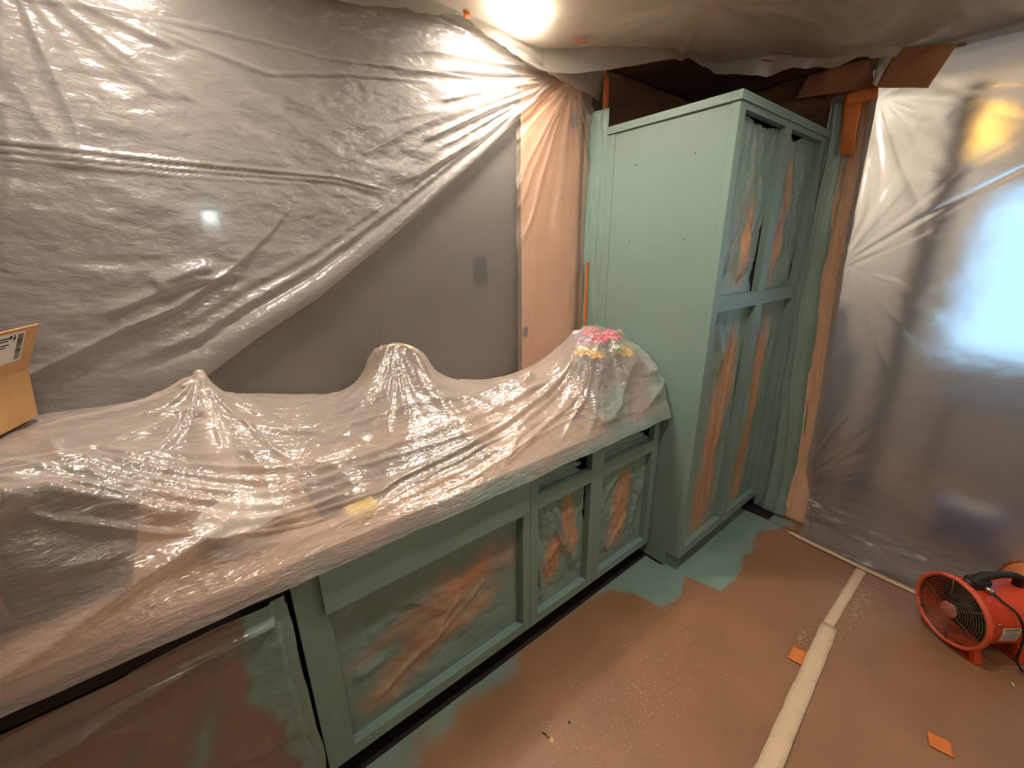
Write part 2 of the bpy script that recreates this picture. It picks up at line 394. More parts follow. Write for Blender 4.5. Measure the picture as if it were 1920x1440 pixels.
boxes('window_frame', [(-.03, .07, -wh, -wh+.06, 0, hh), (-.03, .07, wh-.06, wh, 0, hh), (-.03, .07, -wh+.06, wh-.06, 0, .06), (-.03, .07, -wh+.06, wh-.06, hh-.06, hh), (-.02, .06, -.03, .03, .06, hh-.06)], M['white'], win)
gm, gnt, gout = new_mat('window_glass')
gt = N(gnt, 'BsdfTransparent'); gg = N(gnt, 'BsdfGlossy'); gg.inputs['Roughness'].default_value = 0.02; gx = N(gnt, 'MixShader'); gx.inputs[0].default_value = 0.06
gnt.links.new(gt.outputs[0], gx.inputs[1]); gnt.links.new(gg.outputs[0], gx.inputs[2]); gnt.links.new(gx.outputs[0], gout.inputs[0])
boxes('pane', [(.018, .022, -wh+.06, -.03, .06, hh-.06)], gm, win)
boxes('pane', [(.018, .022, .03, wh-.06, .06, hh-.06)], gm, win)

# recessed lamps
for (lx, ly, watts, lab) in LAMPS:
    t = tag(empty('recessed_light', (lx, ly, CEIL)), lab, 'ceiling light', 'recessed ceiling lamps')
    lathe('trim_ring', [(.078, 0), (.098, -.001), (.098, -.008), (.078, -.004), (.078, 0)], M['lamp_trim'], t)
    lathe('lens', [(.001, -.006), (.04, -.006), (.076, -.004), (.076, 0)], M['lens'], t)
    ld = bpy.data.lights.new('lamp_light', 'AREA'); ld.shape = 'DISK'; ld.size = 0.14; ld.energy = watts; ld.color = LAMP_COL
    ld.spread = math.radians(165)
    lo = bpy.data.objects.new('lamp_light', ld); COL.objects.link(lo); lo.parent = t; lo.location = (0, 0, -0.010)

for (lx, ly, watts, lab) in FILL_GLOBES:
    t = tag(empty('fill_globe', (lx, ly, CEIL)), lab, 'ceiling light')
    lathe('canopy', [(.001, 0), (.055, 0), (.055, -.02), (.02, -.05), (.018, -.08)], M['lamp_trim'], t)
    lathe('globe', [(.018, -.08), (.06, -.095), (.09, -.14), (.095, -.175), (.085, -.215), (.05, -.255), (.001, -.268)], M['opal'], t)
    ld = bpy.data.lights.new('fill_globe_light', 'POINT'); ld.shadow_soft_size = 0.095; ld.energy = watts; ld.color = LAMP_COL
    lo = bpy.data.objects.new('fill_globe_light', ld); COL.objects.link(lo); lo.parent = t; lo.location = (0, 0, -0.39)
# ------------------------------------------------------------------ floor paper
def floor_paint(X, Y):
    edge = [(-.6,-.10),(.32,-.105),(.37,-.045),(.70,-.06),(.91,.015),(1.19,.015),(1.45,-.03),(1.52,-.10),(1.56,-.255),(1.65,-.29),(1.75,-.27),(1.84,-.25),(1.88,-.39),(2.0,-.40),(2.16,-.38),(2.5,-.32),(2.75,-.42),(3.2,-.42)]
    ex = np.array([e[0] for e in edge]); ey = np.array([e[1] for e in edge])
    ed = np.interp(X, ex, ey) + 0.018*fbm(X*9, Y*9, 3)
    sw = np.interp(X, [0, .9, 1.5, 1.62, 2.6], [.10, .09, .05, .012, .015])
    return np.clip(sstep(-1, 1, (Y - ed)/sw)*1.0 - .35*sstep(.0, .8, fbm(X*3.5, Y*5, 9))*sstep(.03, -.09, Y-.02)*sstep(1.6, 1.2, X), 0, 1)
def paper(name, x0, x1, y0, y1, z, label, nx, ny, seed):
    X, Y = np.meshgrid(np.linspace(x0, x1, nx), np.linspace(y0, y1, ny), indexing='ij')
    Z = z + 0.0022*fbm(X*2.2, Y*2.2, seed) + 0.0007*fbm(X*9, Y*9, seed+2)
    Z = np.maximum(Z, 0.001)
    lim = np.interp(X, [1.815, 1.825, 2.785, 2.80], [.012, -.10, -.10, -.17]) if y1 > 0 else X*0+9
    o = grid(name, X, Y, Z, M['floor_paper'], attrs={'paint': floor_paint(X, Y)*(X < 2.8)}, keep=((Y < lim) & ~((X > 2.86) & (X < 3.0) & (Y > -.32)) & ~((X < 3.0) & (X > 2.70) & (Y > -.30) & (x0 > 2)))[1:, 1:])
    return tag(o, label, 'floor paper')
paper('floor_paper', -2.4, 2.70, -0.80, 0.10, 0.0045, 'brown kraft paper on the floor with teal overspray along the cabinets', 420, 76, 1)
paper('floor_paper', -2.4, 2.70, -3.2, -0.80, 0.0045, 'brown kraft paper on the floor beneath the orange fan', 160, 90, 5)

paper('floor_paper', 2.705, 4.98, -3.2, .60, 0.0045, 'brown kraft paper on the floor of the room behind the doorway', 90, 110, 8)

def tape_strip(name, pts, wd, mat, label, cat, z=0.0075, seed=0, rag=0.0016, group=None, n=40):
    pts = np.array(pts, float); seg = np.r_[0, np.cumsum(np.hypot(*np.diff(pts, axis=0).T))]
    s = np.linspace(0, seg[-1], n); px = np.interp(s, seg, pts[:, 0]); py = np.interp(s, seg, pts[:, 1])
    tx = np.gradient(px); ty = np.gradient(py); L = np.hypot(tx, ty); nx_, ny_ = -ty/L, tx/L
    wl = np.interp(s/seg[-1], np.linspace(0, 1, len(np.atleast_1d(wd))), np.atleast_1d(wd))
    a = -wl/2 + rag*vn(s*60, 0*s, seed); b = wl/2 + rag*vn(s*60, 0*s+5, seed+3)
    k = np.linspace(0, 1, 4)[None, :]
    off = a[:, None]*(1-k)+b[:, None]*k
    X = px[:, None]+nx_[:, None]*off; Y = py[:, None]+ny_[:, None]*off
    Z = z + 0.0005*(1+vn(X*30, Y*30, seed))
    o = grid(name, X, Y, Z, mat, thick=0.0006)
    return tag(o, label, cat, group)
tape_strip('masking_tape_strip', [(1.98, -.806), (2.62, -.806)], [.042, .044], M['mask_tape'], 'narrow worn masking tape strip ending at the doorway plastic', 'tape', seed=1, z=.0078)
tape_strip('masking_tape_strip', [(0.6, -.90), (1.30, -.860), (2.07, -.812)], [.072, .066, .062], M['mask_tape'], 'wide masking tape strip along the floor paper seam beside an orange square', 'tape', seed=2, z=.0092)
tape_strip('masking_tape_strip', [(2.668, -.43), (2.650, -.60), (2.635, -.82), (2.628, -1.05), (2.62, -1.9)], [.04, .035, .03, .03], M['mask_tape'], 'pale tape strip along the floor below the doorway plastic', 'tape', seed=4, z=.0105)
def tape_square(cx, cy, a, w, h, label, seed):
    ca, sa = math.cos(a), math.sin(a); U, Vv = np.meshgrid(np.linspace(-.5, .5, 8), np.linspace(-.5, .5, 8), indexing='ij')
    X = cx + ca*U*w - sa*Vv*h + .002*vn(Vv*9, U, seed); Y = cy + sa*U*w + ca*Vv*h
    Z = .0082 + .0015*(1+vn(U*4, Vv*4, seed))
    tag(grid('tape_square', X, Y, Z, M['orange_tape'], thick=.0006), label, 'tape')
tape_square(1.785, -.772, .08, .085, .05, 'orange tape square beside the wide masking tape strip', 1)
tape_square(1.792, -1.214, .25, .062, .062, 'lone orange tape square on the open kraft paper', 2)

# paint chips and debris on the paper
rnd = random.Random(3)
def debris(cx, cy, sx, sy, n, mat, big, name, label, seed):
    rr = random.Random(seed); V = []; F = []
    for i in range(n):
        x = rr.gauss(cx, sx); y = rr.gauss(cy, sy); s = rr.uniform(.4, 1)*big; a = rr.uniform(0, 6.28); z = .0085
        o = len(V); k = rr.choice((3, 4, 5))
        for j in range(k):
            th = a+6.283*j/k; V.append((x+s*math.cos(th)*rr.uniform(.6, 1.2), y+s*math.sin(th)*rr.uniform(.4, 1), z))
        for j in range(k): V.append((V[o+j][0], V[o+j][1], z+.0012))
        F.append(tuple(o+k+j for j in range(k)))
        for j in range(k): F.append((o+j, o+(j+1) % k, o+k+(j+1) % k, o+k+j))
    o = obj(name, V, F, mat); o['kind'] = 'stuff'; tag(o, label, 'debris')
debris(2.36, -.865, .11, .018, 260, M['paper'], .0032, 'paint_flakes', 'fine white paint flakes scattered beside the narrow masking tape', 1)
debris(1.92, -.755, .05, .012, 60, M['mask_tape'], .0035, 'paper_crumbs', 'pale crumbs scattered near the orange tape square by the seam', 2)
debris(1.05, -.42, .26, .10, 420, M['paper'], .0026, 'dust_specks', 'tiny pale dust specks on the kraft paper in front of the cabinets', 4)
for (x, y, s, mt, nm, lb, ct) in [(.733, -.338, .011, 'board_edge', 'paper_scrap', 'small torn tan paper scrap on the floor paper', 'scrap'), (.825, -.338, .005, 'ink', 'screw_cap', 'small round dark cap lying on the floor paper', 'cap')]:
    V = []; k = 9 if 'cap' in nm else 6
    for zz in (.0075, .0105):
        for j in range(k):
            q = 1 if k == 9 else rnd.uniform(.7, 1.25); V.append((x+s*q*math.cos(6.283*j/k), y+s*q*math.sin(6.283*j/k), zz))
    F = [tuple(range(k, 2*k))]+[(j, (j+1) % k, k+(j+1) % k, k+j) for j in range(k)]
    tag(obj(nm, V, F, M[mt]), lb, ct)
tag(tube('wire_scrap', [(.722, -.30, .010), (.728, -.313, .012), (.725, -.325, .011), (.735, -.332, .010)], .0016, M['black'], n=6), 'short black wire scrap beside the torn paper scrap', 'scrap')
for (x, y, l, a, lb) in [(2.30, -1.36, .016, .4, 'white paint chip on the kraft paper below the fan'), (2.44, -.835, .010, 1.0, 'larger white flake at the doorway end of the tape'), (1.62, -.825, .012, 1.2, 'tan chip clinging to the wide masking tape')]:
    ca, sa = math.cos(a), math.sin(a)
    V = [(x+ca*u*l-sa*v*l*.4, y+sa*u*l+ca*v*l*.4, z) for z in (.010, .0125) for u, v in ((-.6, -.4), (.4, -.5), (.7, .3), (-.3, .5))]
    tag(obj('paint_chip', V, [(4, 5, 6, 7)]+[(j, (j+1) % 4, 4+(j+1) % 4, 4+j) for j in range(4)], M['paper']), lb, 'chip')

# ================================================================== cabinets
def film(parent, x0, x1, z0, z1, y, blobs, seed, folds=(), tears=(), name='masking_film', amp=.010, nx=64, nz=64):
    U, W = np.meshgrid(np.linspace(0, 1, nx), np.linspace(0, 1, nz), indexing='ij')
    X = x0 + (x1-x0)*U; Z = z0 + (z1-z0)*W
    env = np.minimum(np.minimum(U, 1-U), np.minimum(W, 1-W)); env = sstep(0, .12, env)
    dsp = amp*(fbm(U*3.1+W*1.7, W*3.3-U*1.1, seed) + .6*ridged(U*5+W*4, W*2-U*2, seed+4) - .3)*env
    dsp += .0018*fbm(U*16, W*16, seed+8, 3)*env
    for (poly, wd, a) in folds: dsp += ridge(U, W, poly, wd, a)
    bare = np.zeros_like(U)
    for (cx, cz, rx, rz, ang, st) in blobs:
        c, s = math.cos(ang), math.sin(ang); du = (U-cx); dw = (W-cz)
        q = np.hypot((du*c+dw*s)/rx, (-du*s+dw*c)/rz)
        q = q + .22*fbm(U*6, W*6, seed+11)
        bare = np.maximum(bare, st*(1-sstep(.3, 1.6, q)))
    keep = np.ones((nx-1, nz-1), bool)
    Uc = (U[1:, 1:]+U[:-1, :-1])/2; Wc = (W[1:, 1:]+W[:-1, :-1])/2
    for (side, a, b, dep) in tears:
        t = {'r': Wc, 'l': Wc, 't': Uc, 'b': Uc}[side]; dd = {'r': 1-Uc, 'l': Uc, 't': 1-Wc, 'b': Wc}[side]
        prof = dep*np.clip(np.sin(np.clip((t-a)/(b-a), 0, 1)*PI), 0, 1)*(.55+.6*ridged(t*9, t*0, seed+5))
        keep &= ~(dd < prof)
    o = grid(name, X, y - dsp, Z, M['film'], parent, attrs={'bare': bare}, keep=keep, thick=.0008)
    return o

TK = 0.034
# --- sink cabinet
A = tag(empty('sink_cabinet', (0, 0, 0)), 'teal sink base cabinet with a wide film-masked opening under a blank drawer front', 'cabinet')
bxA = [('stile', (.077, .160, 0, TK, .10, .898)), ('stile', (.886, .925, 0, TK, .10, .898)),
       ('rail', (.160, .886, 0, TK, .10, .148)), ('rail', (.160, .886, 0, TK, .692, .716)), ('rail', (.160, .886, 0, TK, .84, .898))]
for n_, b in bxA: boxes(n_, [b], M['teal'], A, .0015)
boxes('drawer_front', [(.146, .905, -.022, 0, .718, .862)], M['teal'], A, .003)
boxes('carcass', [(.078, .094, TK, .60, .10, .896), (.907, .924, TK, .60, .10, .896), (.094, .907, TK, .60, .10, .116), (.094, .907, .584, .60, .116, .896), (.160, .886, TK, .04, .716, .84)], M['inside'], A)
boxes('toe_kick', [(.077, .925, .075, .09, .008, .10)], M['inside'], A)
film(A, .158, .888, .146, .694, .033, [(.66, .66, .20, .11, .5, 1.0), (.62, .60, .34, .20, .45, .7), (.42, .36, .44, .15, .62, .7), (.36, .62, .34, .07, .35, .5), (.70, .40, .26, .10, .5, .6)], 2,
     folds=[([(.10, .14), (.45, .36), (.62, .60)], .022, .010), ([(.35, .28), (.62, .45), (.80, .60)], .02, .007), ([(.05, .45), (.2, .42)], .03, .008)],
     nx=110, nz=90)
# --- drawer cabinet with two bays
B = tag(empty('drawer_cabinet', (0, 0, 0)), 'teal two-bay base cabinet with drawer openings, between sink cabinet and pantry', 'cabinet')
bxB = [('stile', (.926, .968, 0, TK, .10, .898)), ('stile', (1.288, 1.372, 0, TK, .10, .898)), ('stile', (1.766, 1.816, 0, TK, .10, .898)),
       ('rail', (.968, 1.288, 0, TK, .10, .146)), ('rail', (1.372, 1.766, 0, TK, .10, .142)),
       ('rail', (.968, 1.288, 0, TK, .690, .752)), ('rail', (1.372, 1.766, 0, TK, .688, .750)),
       ('rail', (.968, 1.288, 0, TK, .848, .898)), ('rail', (1.372, 1.766, 0, TK, .845, .898))]
for n_, b in bxB: boxes(n_, [b], M['teal'], B, .0015)
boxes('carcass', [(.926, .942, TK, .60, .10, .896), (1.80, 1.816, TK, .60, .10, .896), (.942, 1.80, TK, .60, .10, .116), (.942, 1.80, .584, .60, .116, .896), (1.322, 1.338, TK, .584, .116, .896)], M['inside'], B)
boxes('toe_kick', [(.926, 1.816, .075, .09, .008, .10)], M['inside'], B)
film(B, .966, 1.290, .144, .690, .033, [(.62, .66, .26, .14, 1.35, .9), (.38, .42, .28, .17, 1.2, .95), (.75, .62, .3, .10, 1.75, .9)], 5,
     folds=[([(.30, .98), (.55, .55), (.85, .15)], .06, .014), ([(.05, .95), (.06, .5), (.2, .05)], .04, .010)], tears=[('t', -.1, 1.1, .045), ('r', .55, 1.05, .05)], nx=110, nz=110)
film(B, 1.370, 1.768, .140, .690, .033, [(.50, .55, .40, .17, 1.45, 1.0), (.35, .30, .25, .10, 1.0, .6)], 9,
     folds=[([(.05, .6), (.4, .95)], .04, .010), ([(.2, .12), (.65, .42)], .03, .012), ([(.75, .2), (.95, .7)], .05, .010)], tears=[('t', .6, 1.1, .03)], nx=110, nz=110)
film(B, .966, 1.290, .748, .850, .036, [], 12, tears=[('r', -.2, 1.2, .22), ('t', .3, 1.2, .35)], nx=48, nz=24, amp=.008)
film(B, 1.370, 1.768, .746, .848, .034, [], 14, tears=[('r', .1, 1.2, .18)], nx=48, nz=24, amp=.005)

# --- tall pantry
TX0, TX1, TY, TYB, TZ = 1.82, 2.795, -.183, .45, 2.255
T = tag(empty('pantry_cabinet', (TX0, TY, 0)), 'tall teal pantry cabinet with four film-masked door openings', 'cabinet')
def tb(name, x0, x1, y0, y1, z0, z1, mat='teal', bev=.0015, parent=T):
    return boxes(name, [(x0-TX0, x1-TX0, y0-TY, y1-TY, z0, z1)], M[mat], parent, bev)
side = prism('side_panel', [(.0345, .10), (.075, .10), (.075, .008), (TYB-TY, .008), (TYB-TY, 2.222), (.0345, 2.222)], 'x', .003, .021, M['teal'], T)
for (y, z) in [(.276, 2.065), (-.02, 2.067), (.281, 1.724), (-.013, 1.726), (.13, 1.05)]:
    lathe('screw_hole', [(.0005, -.0008), (.0032, -.0008), (.0032, .002)], M['ink'], side, 10, 'x', (.003, y-TY, z))
tb('stile', 1.82, 1.871, TY, TY+.034, .10, 2.222)
tb('stile', 2.267, 2.343, TY, TY+.034, .152, 2.198)
tb('stile', 2.743, 2.795, TY, TY+.034, .10, 2.222)
tb('rail', 1.871, 2.743, TY, TY+.034, 2.198, 2.222)
tb('rail', 1.871, 2.743, TY+.0005, TY+.034, 1.410, 1.477)
tb('rail', 1.871, 2.743, TY, TY+.034, .10, .152)
tb('end_stile', 1.8195, 1.826, .405, .455, .008, 2.222)
tb('crown_strip', 1.812, 2.803, TY-.008, TY+.034, 2.222, 2.255)
tb('crown_strip', 1.812, 1.832, TY+.034, TYB, 2.222, 2.255)
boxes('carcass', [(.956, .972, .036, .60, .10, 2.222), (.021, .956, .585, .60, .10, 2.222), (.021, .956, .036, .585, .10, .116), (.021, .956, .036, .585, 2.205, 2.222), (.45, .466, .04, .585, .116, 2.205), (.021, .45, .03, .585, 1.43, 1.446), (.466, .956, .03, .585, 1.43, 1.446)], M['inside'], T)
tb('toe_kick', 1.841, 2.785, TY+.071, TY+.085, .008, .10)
yo = .033
def tfilm(x0, x1, z0, z1, *a, **k): return film(T, x0-TX0, x1-TX0, z0, z1, yo, *a, **k)
tfilm(1.869, 2.269, 1.475, 2.200, [(.55, .62, .22, .10, 1.5, .45), (.66, .36, .28, .12, 1.35, 1.0), (.40, .2, .3, .12, 1.6, .4)], 21,
      folds=[([(.45, .98), (.55, .5), (.75, .1)], .05, .012), ([(.7, .55), (.55, .05)], .05, .012)], tears=[('r', -.25, .5, .10), ('t', .1, 1.1, .03)], nx=110, nz=150)
tfilm(2.341, 2.745, 1.475, 2.200, [(.42, .66, .30, .08, 1.75, .8), (.35, .38, .34, .16, 1.5, .85)], 24,
      folds=[([(.3, .98), (.55, .6), (.35, .1)], .06, .012)], tears=[('r', .0, .35, .04), ('t', .0, .6, .04)], nx=110, nz=150)
tfilm(1.869, 2.269, .150, 1.412, [(.62, .72, .22, .20, 1.5, 1.0), (.48, .50, .30, .22, 1.5, .95), (.50, .20, .22, .28, 1.5, .8), (.40, .06, .1, .2, 1.5, .6)], 27,
      folds=[([(.15, .96), (.45, .8)], .04, .012), ([(.75, .9), (.62, .5), (.70, .1)], .04, .010)], tears=[('r', .40, .90, .035)], nx=110, nz=200)
tfilm(2.341, 2.745, .150, 1.412, [(.42, .70, .28, .16, 1.55, 1.0), (.42, .36, .30, .15, 1.55, .95), (.40, .10, .1, .15, 1.5, .8)], 31,
      folds=[([(.2, .95), (.25, .5), (.2, .1)], .05, .008)], nz=120)

# ================================================================== counter, appliance and things on the counter
CT = .94
sx0, sx1, sy0, sy1 = .20, .86, .10, .48
ct = boxes('countertop', [(-1.6, sx0, -.035, .62, .900, CT), (sx1, 1.816, -.035, .62, .900, CT), (sx0, sx1, -.035, sy0, .900, CT), (sx0, sx1, sy1, .62, .900, CT)], M['granite'])
tag(ct, 'speckled tan granite worktop glimpsed through the draped plastic', 'countertop')
bmS = bmesh.new()
add_box(bmS, sx0-.004, sx1+.004, sy0-.004, sy1+.004, .700, .7005+.002)
for b in [(sx0-.005, sx0, sy0-.004, sy1+.004, .70, .900), (sx1, sx1+.005, sy0-.004, sy1+.004, .70, .900), (sx0, sx1, sy0-.005, sy0, .70, .900), (sx0, sx1, sy1, sy1+.005, .70, .900)]: add_box(bmS, *b)
sk = empty('kitchen_sink', (0, 0, 0)); tag(sk, 'steel sink bowl set in the worktop under the plastic', 'sink')
bm_obj('bowl', bmS, M['steel'], sk)
lathe('drain', [(.001, .704), (.03, .704), (.04, .7035), (.042, .7025)], M['chrome'], sk, 24, 'z', (.53, .29, 0))
# dishwasher
dwx0, dwx1 = -.53, .068
dw = tag(empty('dishwasher', (dwx0, 0, 0)), 'steel-fronted dishwasher behind brown-looking plastic beside the sink cabinet', 'dishwasher')
boxes('body', [(.01, .588, .02, .58, .10, .880)], M['black'], dw)
boxes('door', [(.004, .594, -.012, .02, .115, .815)], M['steel'], dw, .003)
boxes('control_strip', [(.004, .594, -.010, .02, .819, .865)], M['black'], dw, .003)
boxes('toe_kick', [(.01, .588, .05, .065, .008, .10)], M['black'], dw)
tube('door_handle', [(.06, -.005, .76), (.06, -.017, .76), (.30, -.018, .76), (.538, -.017, .76), (.538, -.005, .76)], .005, M['steel'], dw, 10)
# cabinet left of the dishwasher
LC = tag(empty('side_cabinet', (-1.58, 0, 0)), 'teal base cabinet beyond the plastic-covered dishwasher', 'cabinet')
boxes('carcass', [(0, 1.04, .02, .60, .10, .898)], M['teal'], LC)
for n_, b in [('stile', (0, .06, 0, TK, .10, .898)), ('stile', (.98, 1.04, 0, TK, .10, .898)), ('rail', (.06, .98, 0, TK, .10, .15)), ('rail', (.06, .98, 0, TK, .84, .898))]: boxes(n_, [b], M['teal'], LC, .0015)
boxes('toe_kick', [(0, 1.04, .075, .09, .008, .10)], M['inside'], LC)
# microwave under the drape
mw = tag(empty('microwave_oven', (-.80, .115, CT)), 'dark microwave oven under the draped plastic, below the cardboard box', 'microwave')
boxes('body', [(0, .58, .012, .40, .010, .325)], M['black'], mw, .006)
boxes('door', [(.004, .42, 0, .012, .018, .305)], M['black'], mw, .003)
boxes('control_panel', [(.424, .576, 0, .012, .018, .305)], M['rubber'], mw, .003)
tube('door_handle', [(.40, 0, .05), (.40, -.02, .06), (.40, -.02, .26), (.40, 0, .27)], .007, M['steel'], mw, 8)
for fx in (.04, .54):
    for fy in (.05, .38): lathe('foot', [(.001, 0), (.014, 0), (.014, .010)], M['rubber'], mw, 10, 'z', (fx, fy, 0))

# faucet
FX, FY = .53, .515
fa = tag(empty('kitchen_faucet', (FX, FY, CT)), 'gooseneck kitchen faucet arching under the draped plastic', 'faucet')
lathe('base', [(.001, 0), (.028, 0), (.028, .012), (.019, .022), (.017, .10), (.014, .11)], M['chrome'], fa, 20)
ax_ = Vector((.86, -.51, 0)); arc = [Vector((0, 0, .10)), Vector((0, 0, .22))]
RA = .115
for k in range(0, 19):
    th = PI - k/18*(PI*1.08); arc.append(Vector((0, 0, .285)) + ax_*(RA+RA*math.cos(th)) + Vector((0, 0, RA*math.sin(th))))
tube('neck', arc, .0125, M['chrome'], fa, 14)
e_ = arc[-1]
tube('spray_head', [e_, e_+Vector((.004, -.002, -.03)), e_+Vector((.010, -.004, -.10))], [.0135, .017, .015], M['chrome'], fa, 14)
boxes('spray_button', [(e_.x+.012, e_.x+.024, e_.y-.03, e_.y-.014, e_.z-.05, e_.z-.02)], M['black'], fa, .003)
tube('lever', [(.018, 0, .07), (.05, .0, .085), (.10, .0, .12)], [.008, .006, .005], M['chrome'], fa, 10)
# soap bottle making the peak
sb = tag(empty('soap_bottle', (.005, .42, CT)), 'tall pump bottle holding the plastic up in a sharp peak', 'bottle')
lathe('bottle_body', [(.001, 0), (.038, 0), (.04, .01), (.04, .25), (.028, .28), (.014, .29), (.014, .31)], M['white'], sb, 24)
lathe('pump', [(.016, .31), (.016, .335), (.005, .34), (.005, .39), (.013, .392), (.013, .412), (.001, .414)], M['white'], sb, 16)
tube('nozzle', [(0, 0, .402), (-.02, -.012, .402), (-.045, -.027, .394)], .005, M['white'], sb, 8)
# flowers in a dark vase
fl = tag(empty('flower_vase', (1.55, .20, CT)), 'pink, yellow and purple flowers in a dark vase under the plastic', 'flowers')
lathe('vase', [(.001, 0), (.055, 0), (.075, .03), (.085, .10), (.07, .17), (.05, .21), (.055, .23)], M['vase'], fl, 28)
rf = random.Random(11)
def bloom(p, s, mat):
    V = []; F = []
    for ring, (rr_, zz, npt) in enumerate(((1.0, -.1, 7), (.65, .25, 6), (.3, .5, 5))):
        for j in range(npt):
            th = 6.283*j/npt + ring; ca, sa = math.cos(th), math.sin(th); o = len(V)
            for (a, b, c) in ((.1, 0, .0), (.6, .35, .25), (1, 0, .1), (.6, -.35, .25), (.55, 0, .42)):
                x = rr_*a; yv = rr_*b*.9
                V.append((p[0]+s*(x*ca-yv*sa), p[1]+s*(x*sa+yv*ca), p[2]+s*(zz+c*rr_)))
            F += [(o, o+3, o+4), (o+3, o+2, o+4), (o+2, o+1, o+4), (o+1, o, o+4)]
    o = obj('bloom', V, F, M[mat], fl)
    return o
BL0 = [(-.02, .02, .375, .05, 'pink'), (.03, -.03, .36, .055, 'pink'), (-.05, -.03, .355, .045, 'pink'), (.075, .01, .34, .045, 'pink'), (-.10, .0, .345, .045, 'purple'), (-.07, .05, .355, .04, 'purple'),
      (-.14, -.04, .315, .045, 'yellow'), (-.10, -.07, .30, .04, 'yellow'), (.10, -.06, .275, .05, 'yellow'), (.13, -.02, .265, .045, 'yellow'), (.06, -.09, .285, .045, 'yellow'), (.0, -.09, .31, .04, 'leaf')]
BL = [(x*1.1-.02, y*1.1, z-.012, s*1.15, c_) for (x, y, z, s, c_) in BL0]
for (x, y, z, s, c_) in BL:
    bloom((x, y, z), s, c_)
    tube('stem', [(x*.2, y*.2, .16), (x*.6, y*.6, .24), (x, y, z-.005)], .003, M['leaf'], fl, 6)
# other things under the drape
jr = tag(empty('storage_jar', (1.745, .075, CT)), 'squat white jar at the pantry end under the painted plastic', 'jar')
lathe('jar_body', [(.001, 0), (.05, 0), (.055, .02), (.055, .13), (.045, .15)], M['white'], jr, 24)
lathe('lid', [(.047, .15), (.05, .152), (.05, .175), (.03, .182), (.001, .182)], M['grey'], jr, 24)
bo = tag(empty('amber_bottle', (1.36, .16, CT)), 'amber bottle under the plastic next to the flower vase', 'bottle')
lathe('bottle_body', [(.001, 0), (.035, 0), (.037, .01), (.037, .13), (.015, .165), (.013, .19)], M['amber'], bo, 20)
lathe('cap', [(.015, .19), (.015, .212), (.001, .213)], M['black'], bo, 16)
pl = tag(empty('mixing_bowl', (.02, .17, CT)), 'pale bowl under the plastic below the sharp peak', 'bowl')
lathe('bowl_wall', [(.001, .004), (.05, .004), (.055, 0), (.06, .006), (.10, .05), (.108, .072), (.111, .074), (.105, .073), (.095, .05), (.05, .014), (.001, .012)], M['white'], pl, 36)
tag(boxes('sponge', [(.26, .35, .03, .09, CT, CT+.028)], M['sponge'], None, .006), 'yellow sponge showing through the plastic near the sink', 'sponge')

# ---- the draped sheet: membrane stretched over the things on the counter
CABLES = [[(-.319, .40, 1.295), (-.206, .40, 1.293), (-.096, .42, 1.300), (.005, .42, 1.358)],
    [(-.209, .36, 1.270), (.021, .33, 1.160), (.267, .30, 1.074), (.559, .28, 1.077), (.873, .25, 1.138), (1.132, .22, 1.208)],
    [(-.330, .10, 1.300), (-.234, .14, 1.271), (-.017, .17, 1.156), (.292, .17, 1.047), (.584, .17, 1.015), (.973, .17, 1.079), (1.276, .17, 1.191), (1.45, .18, 1.27)],
    [(-.80, .05, 1.29), (-.320, .04, 1.288), (-.262, .05, 1.262), (-.126, .05, 1.144), (.040, .05, 1.030), (.247, .06, .967), (.532, .08, .962), (1.045, .12, 1.029), (1.396, .15, 1.148), (1.5, .16, 1.22)],
    [(-.30, .0, 1.12), (-.042, .0, .985), (.223, .0, .945), (.497, .02, .950), (.850, .05, .965), (1.439, .12, 1.095)]]
def drape_height():
    xs = np.arange(-1.10, 1.8161, .009); ys = np.arange(-.052, .6041, .009)
    X, Y = np.meshgrid(xs, ys, indexing='ij')
    ob = np.where(Y > -.043, CT+.004, .80)
    def top(mask, z): 
        nonlocal ob; ob = np.where(mask, np.maximum(ob, z), ob)
    top((X > -.81) & (X < -.212) & (Y > .105) & (Y < .52), CT+.334)
    top(np.hypot(X-.005, Y-.42) < .014, CT+.428)
    top(np.hypot(X-.005, Y-.42) < .045, CT+.315)
    for p in arc:
        top(np.hypot(X-(FX+p.x), Y-(FY+p.y)) < .017, CT+p.z+.015)
    pm = arc[8:16]
    for (x, y, z, s, c_) in BL: top(np.hypot(X-1.55-x, Y-.20-y) < s*.9, CT+z+.030)
    top(np.hypot(X-1.745, Y-.075) < .056, CT+.19)
    top(np.hypot(X-1.36, Y-.16) < .02, CT+.22)
    top(np.hypot(X-.02, Y-.17) < .11, CT+.08)
    for cab in CABLES:
        for (p, q) in zip(cab[:-1], cab[1:]):
            for t in np.linspace(0, 1, 40):
                x, y, z = (p[i]+(q[i]-p[i])*t for i in range(3))
                top((np.abs(X-x) < .0055) & (np.abs(Y-y) < .0055), z)
    zb = np.interp(xs, [-1.1, -.34, 0, .15, .42, .7, 1.0, 1.22, 1.42, 1.6, 1.82], [1.27, 1.27, 1.25, 1.215, 1.142, 1.11, 1.07, 1.045, 1.07, 1.04, 1.0])
    h = np.maximum(ob, 1.0); h[:, 0] = .893; h[:, -1] = zb
    for it in range(2600):
        g = h.copy()
        g[1:-1, 1:-1] = .25*(h[2:, 1:-1]+h[:-2, 1:-1]+h[1:-1, 2:]+h[1:-1, :-2])
        g[0, 1:-1] = g[1, 1:-1]; g[-1, 1:-1] = g[-2, 1:-1]
        h = np.maximum(g, ob); h[:, 0] = .893; h[:, -1] = zb
    return xs, ys, h
DX, DY, DH = drape_height()
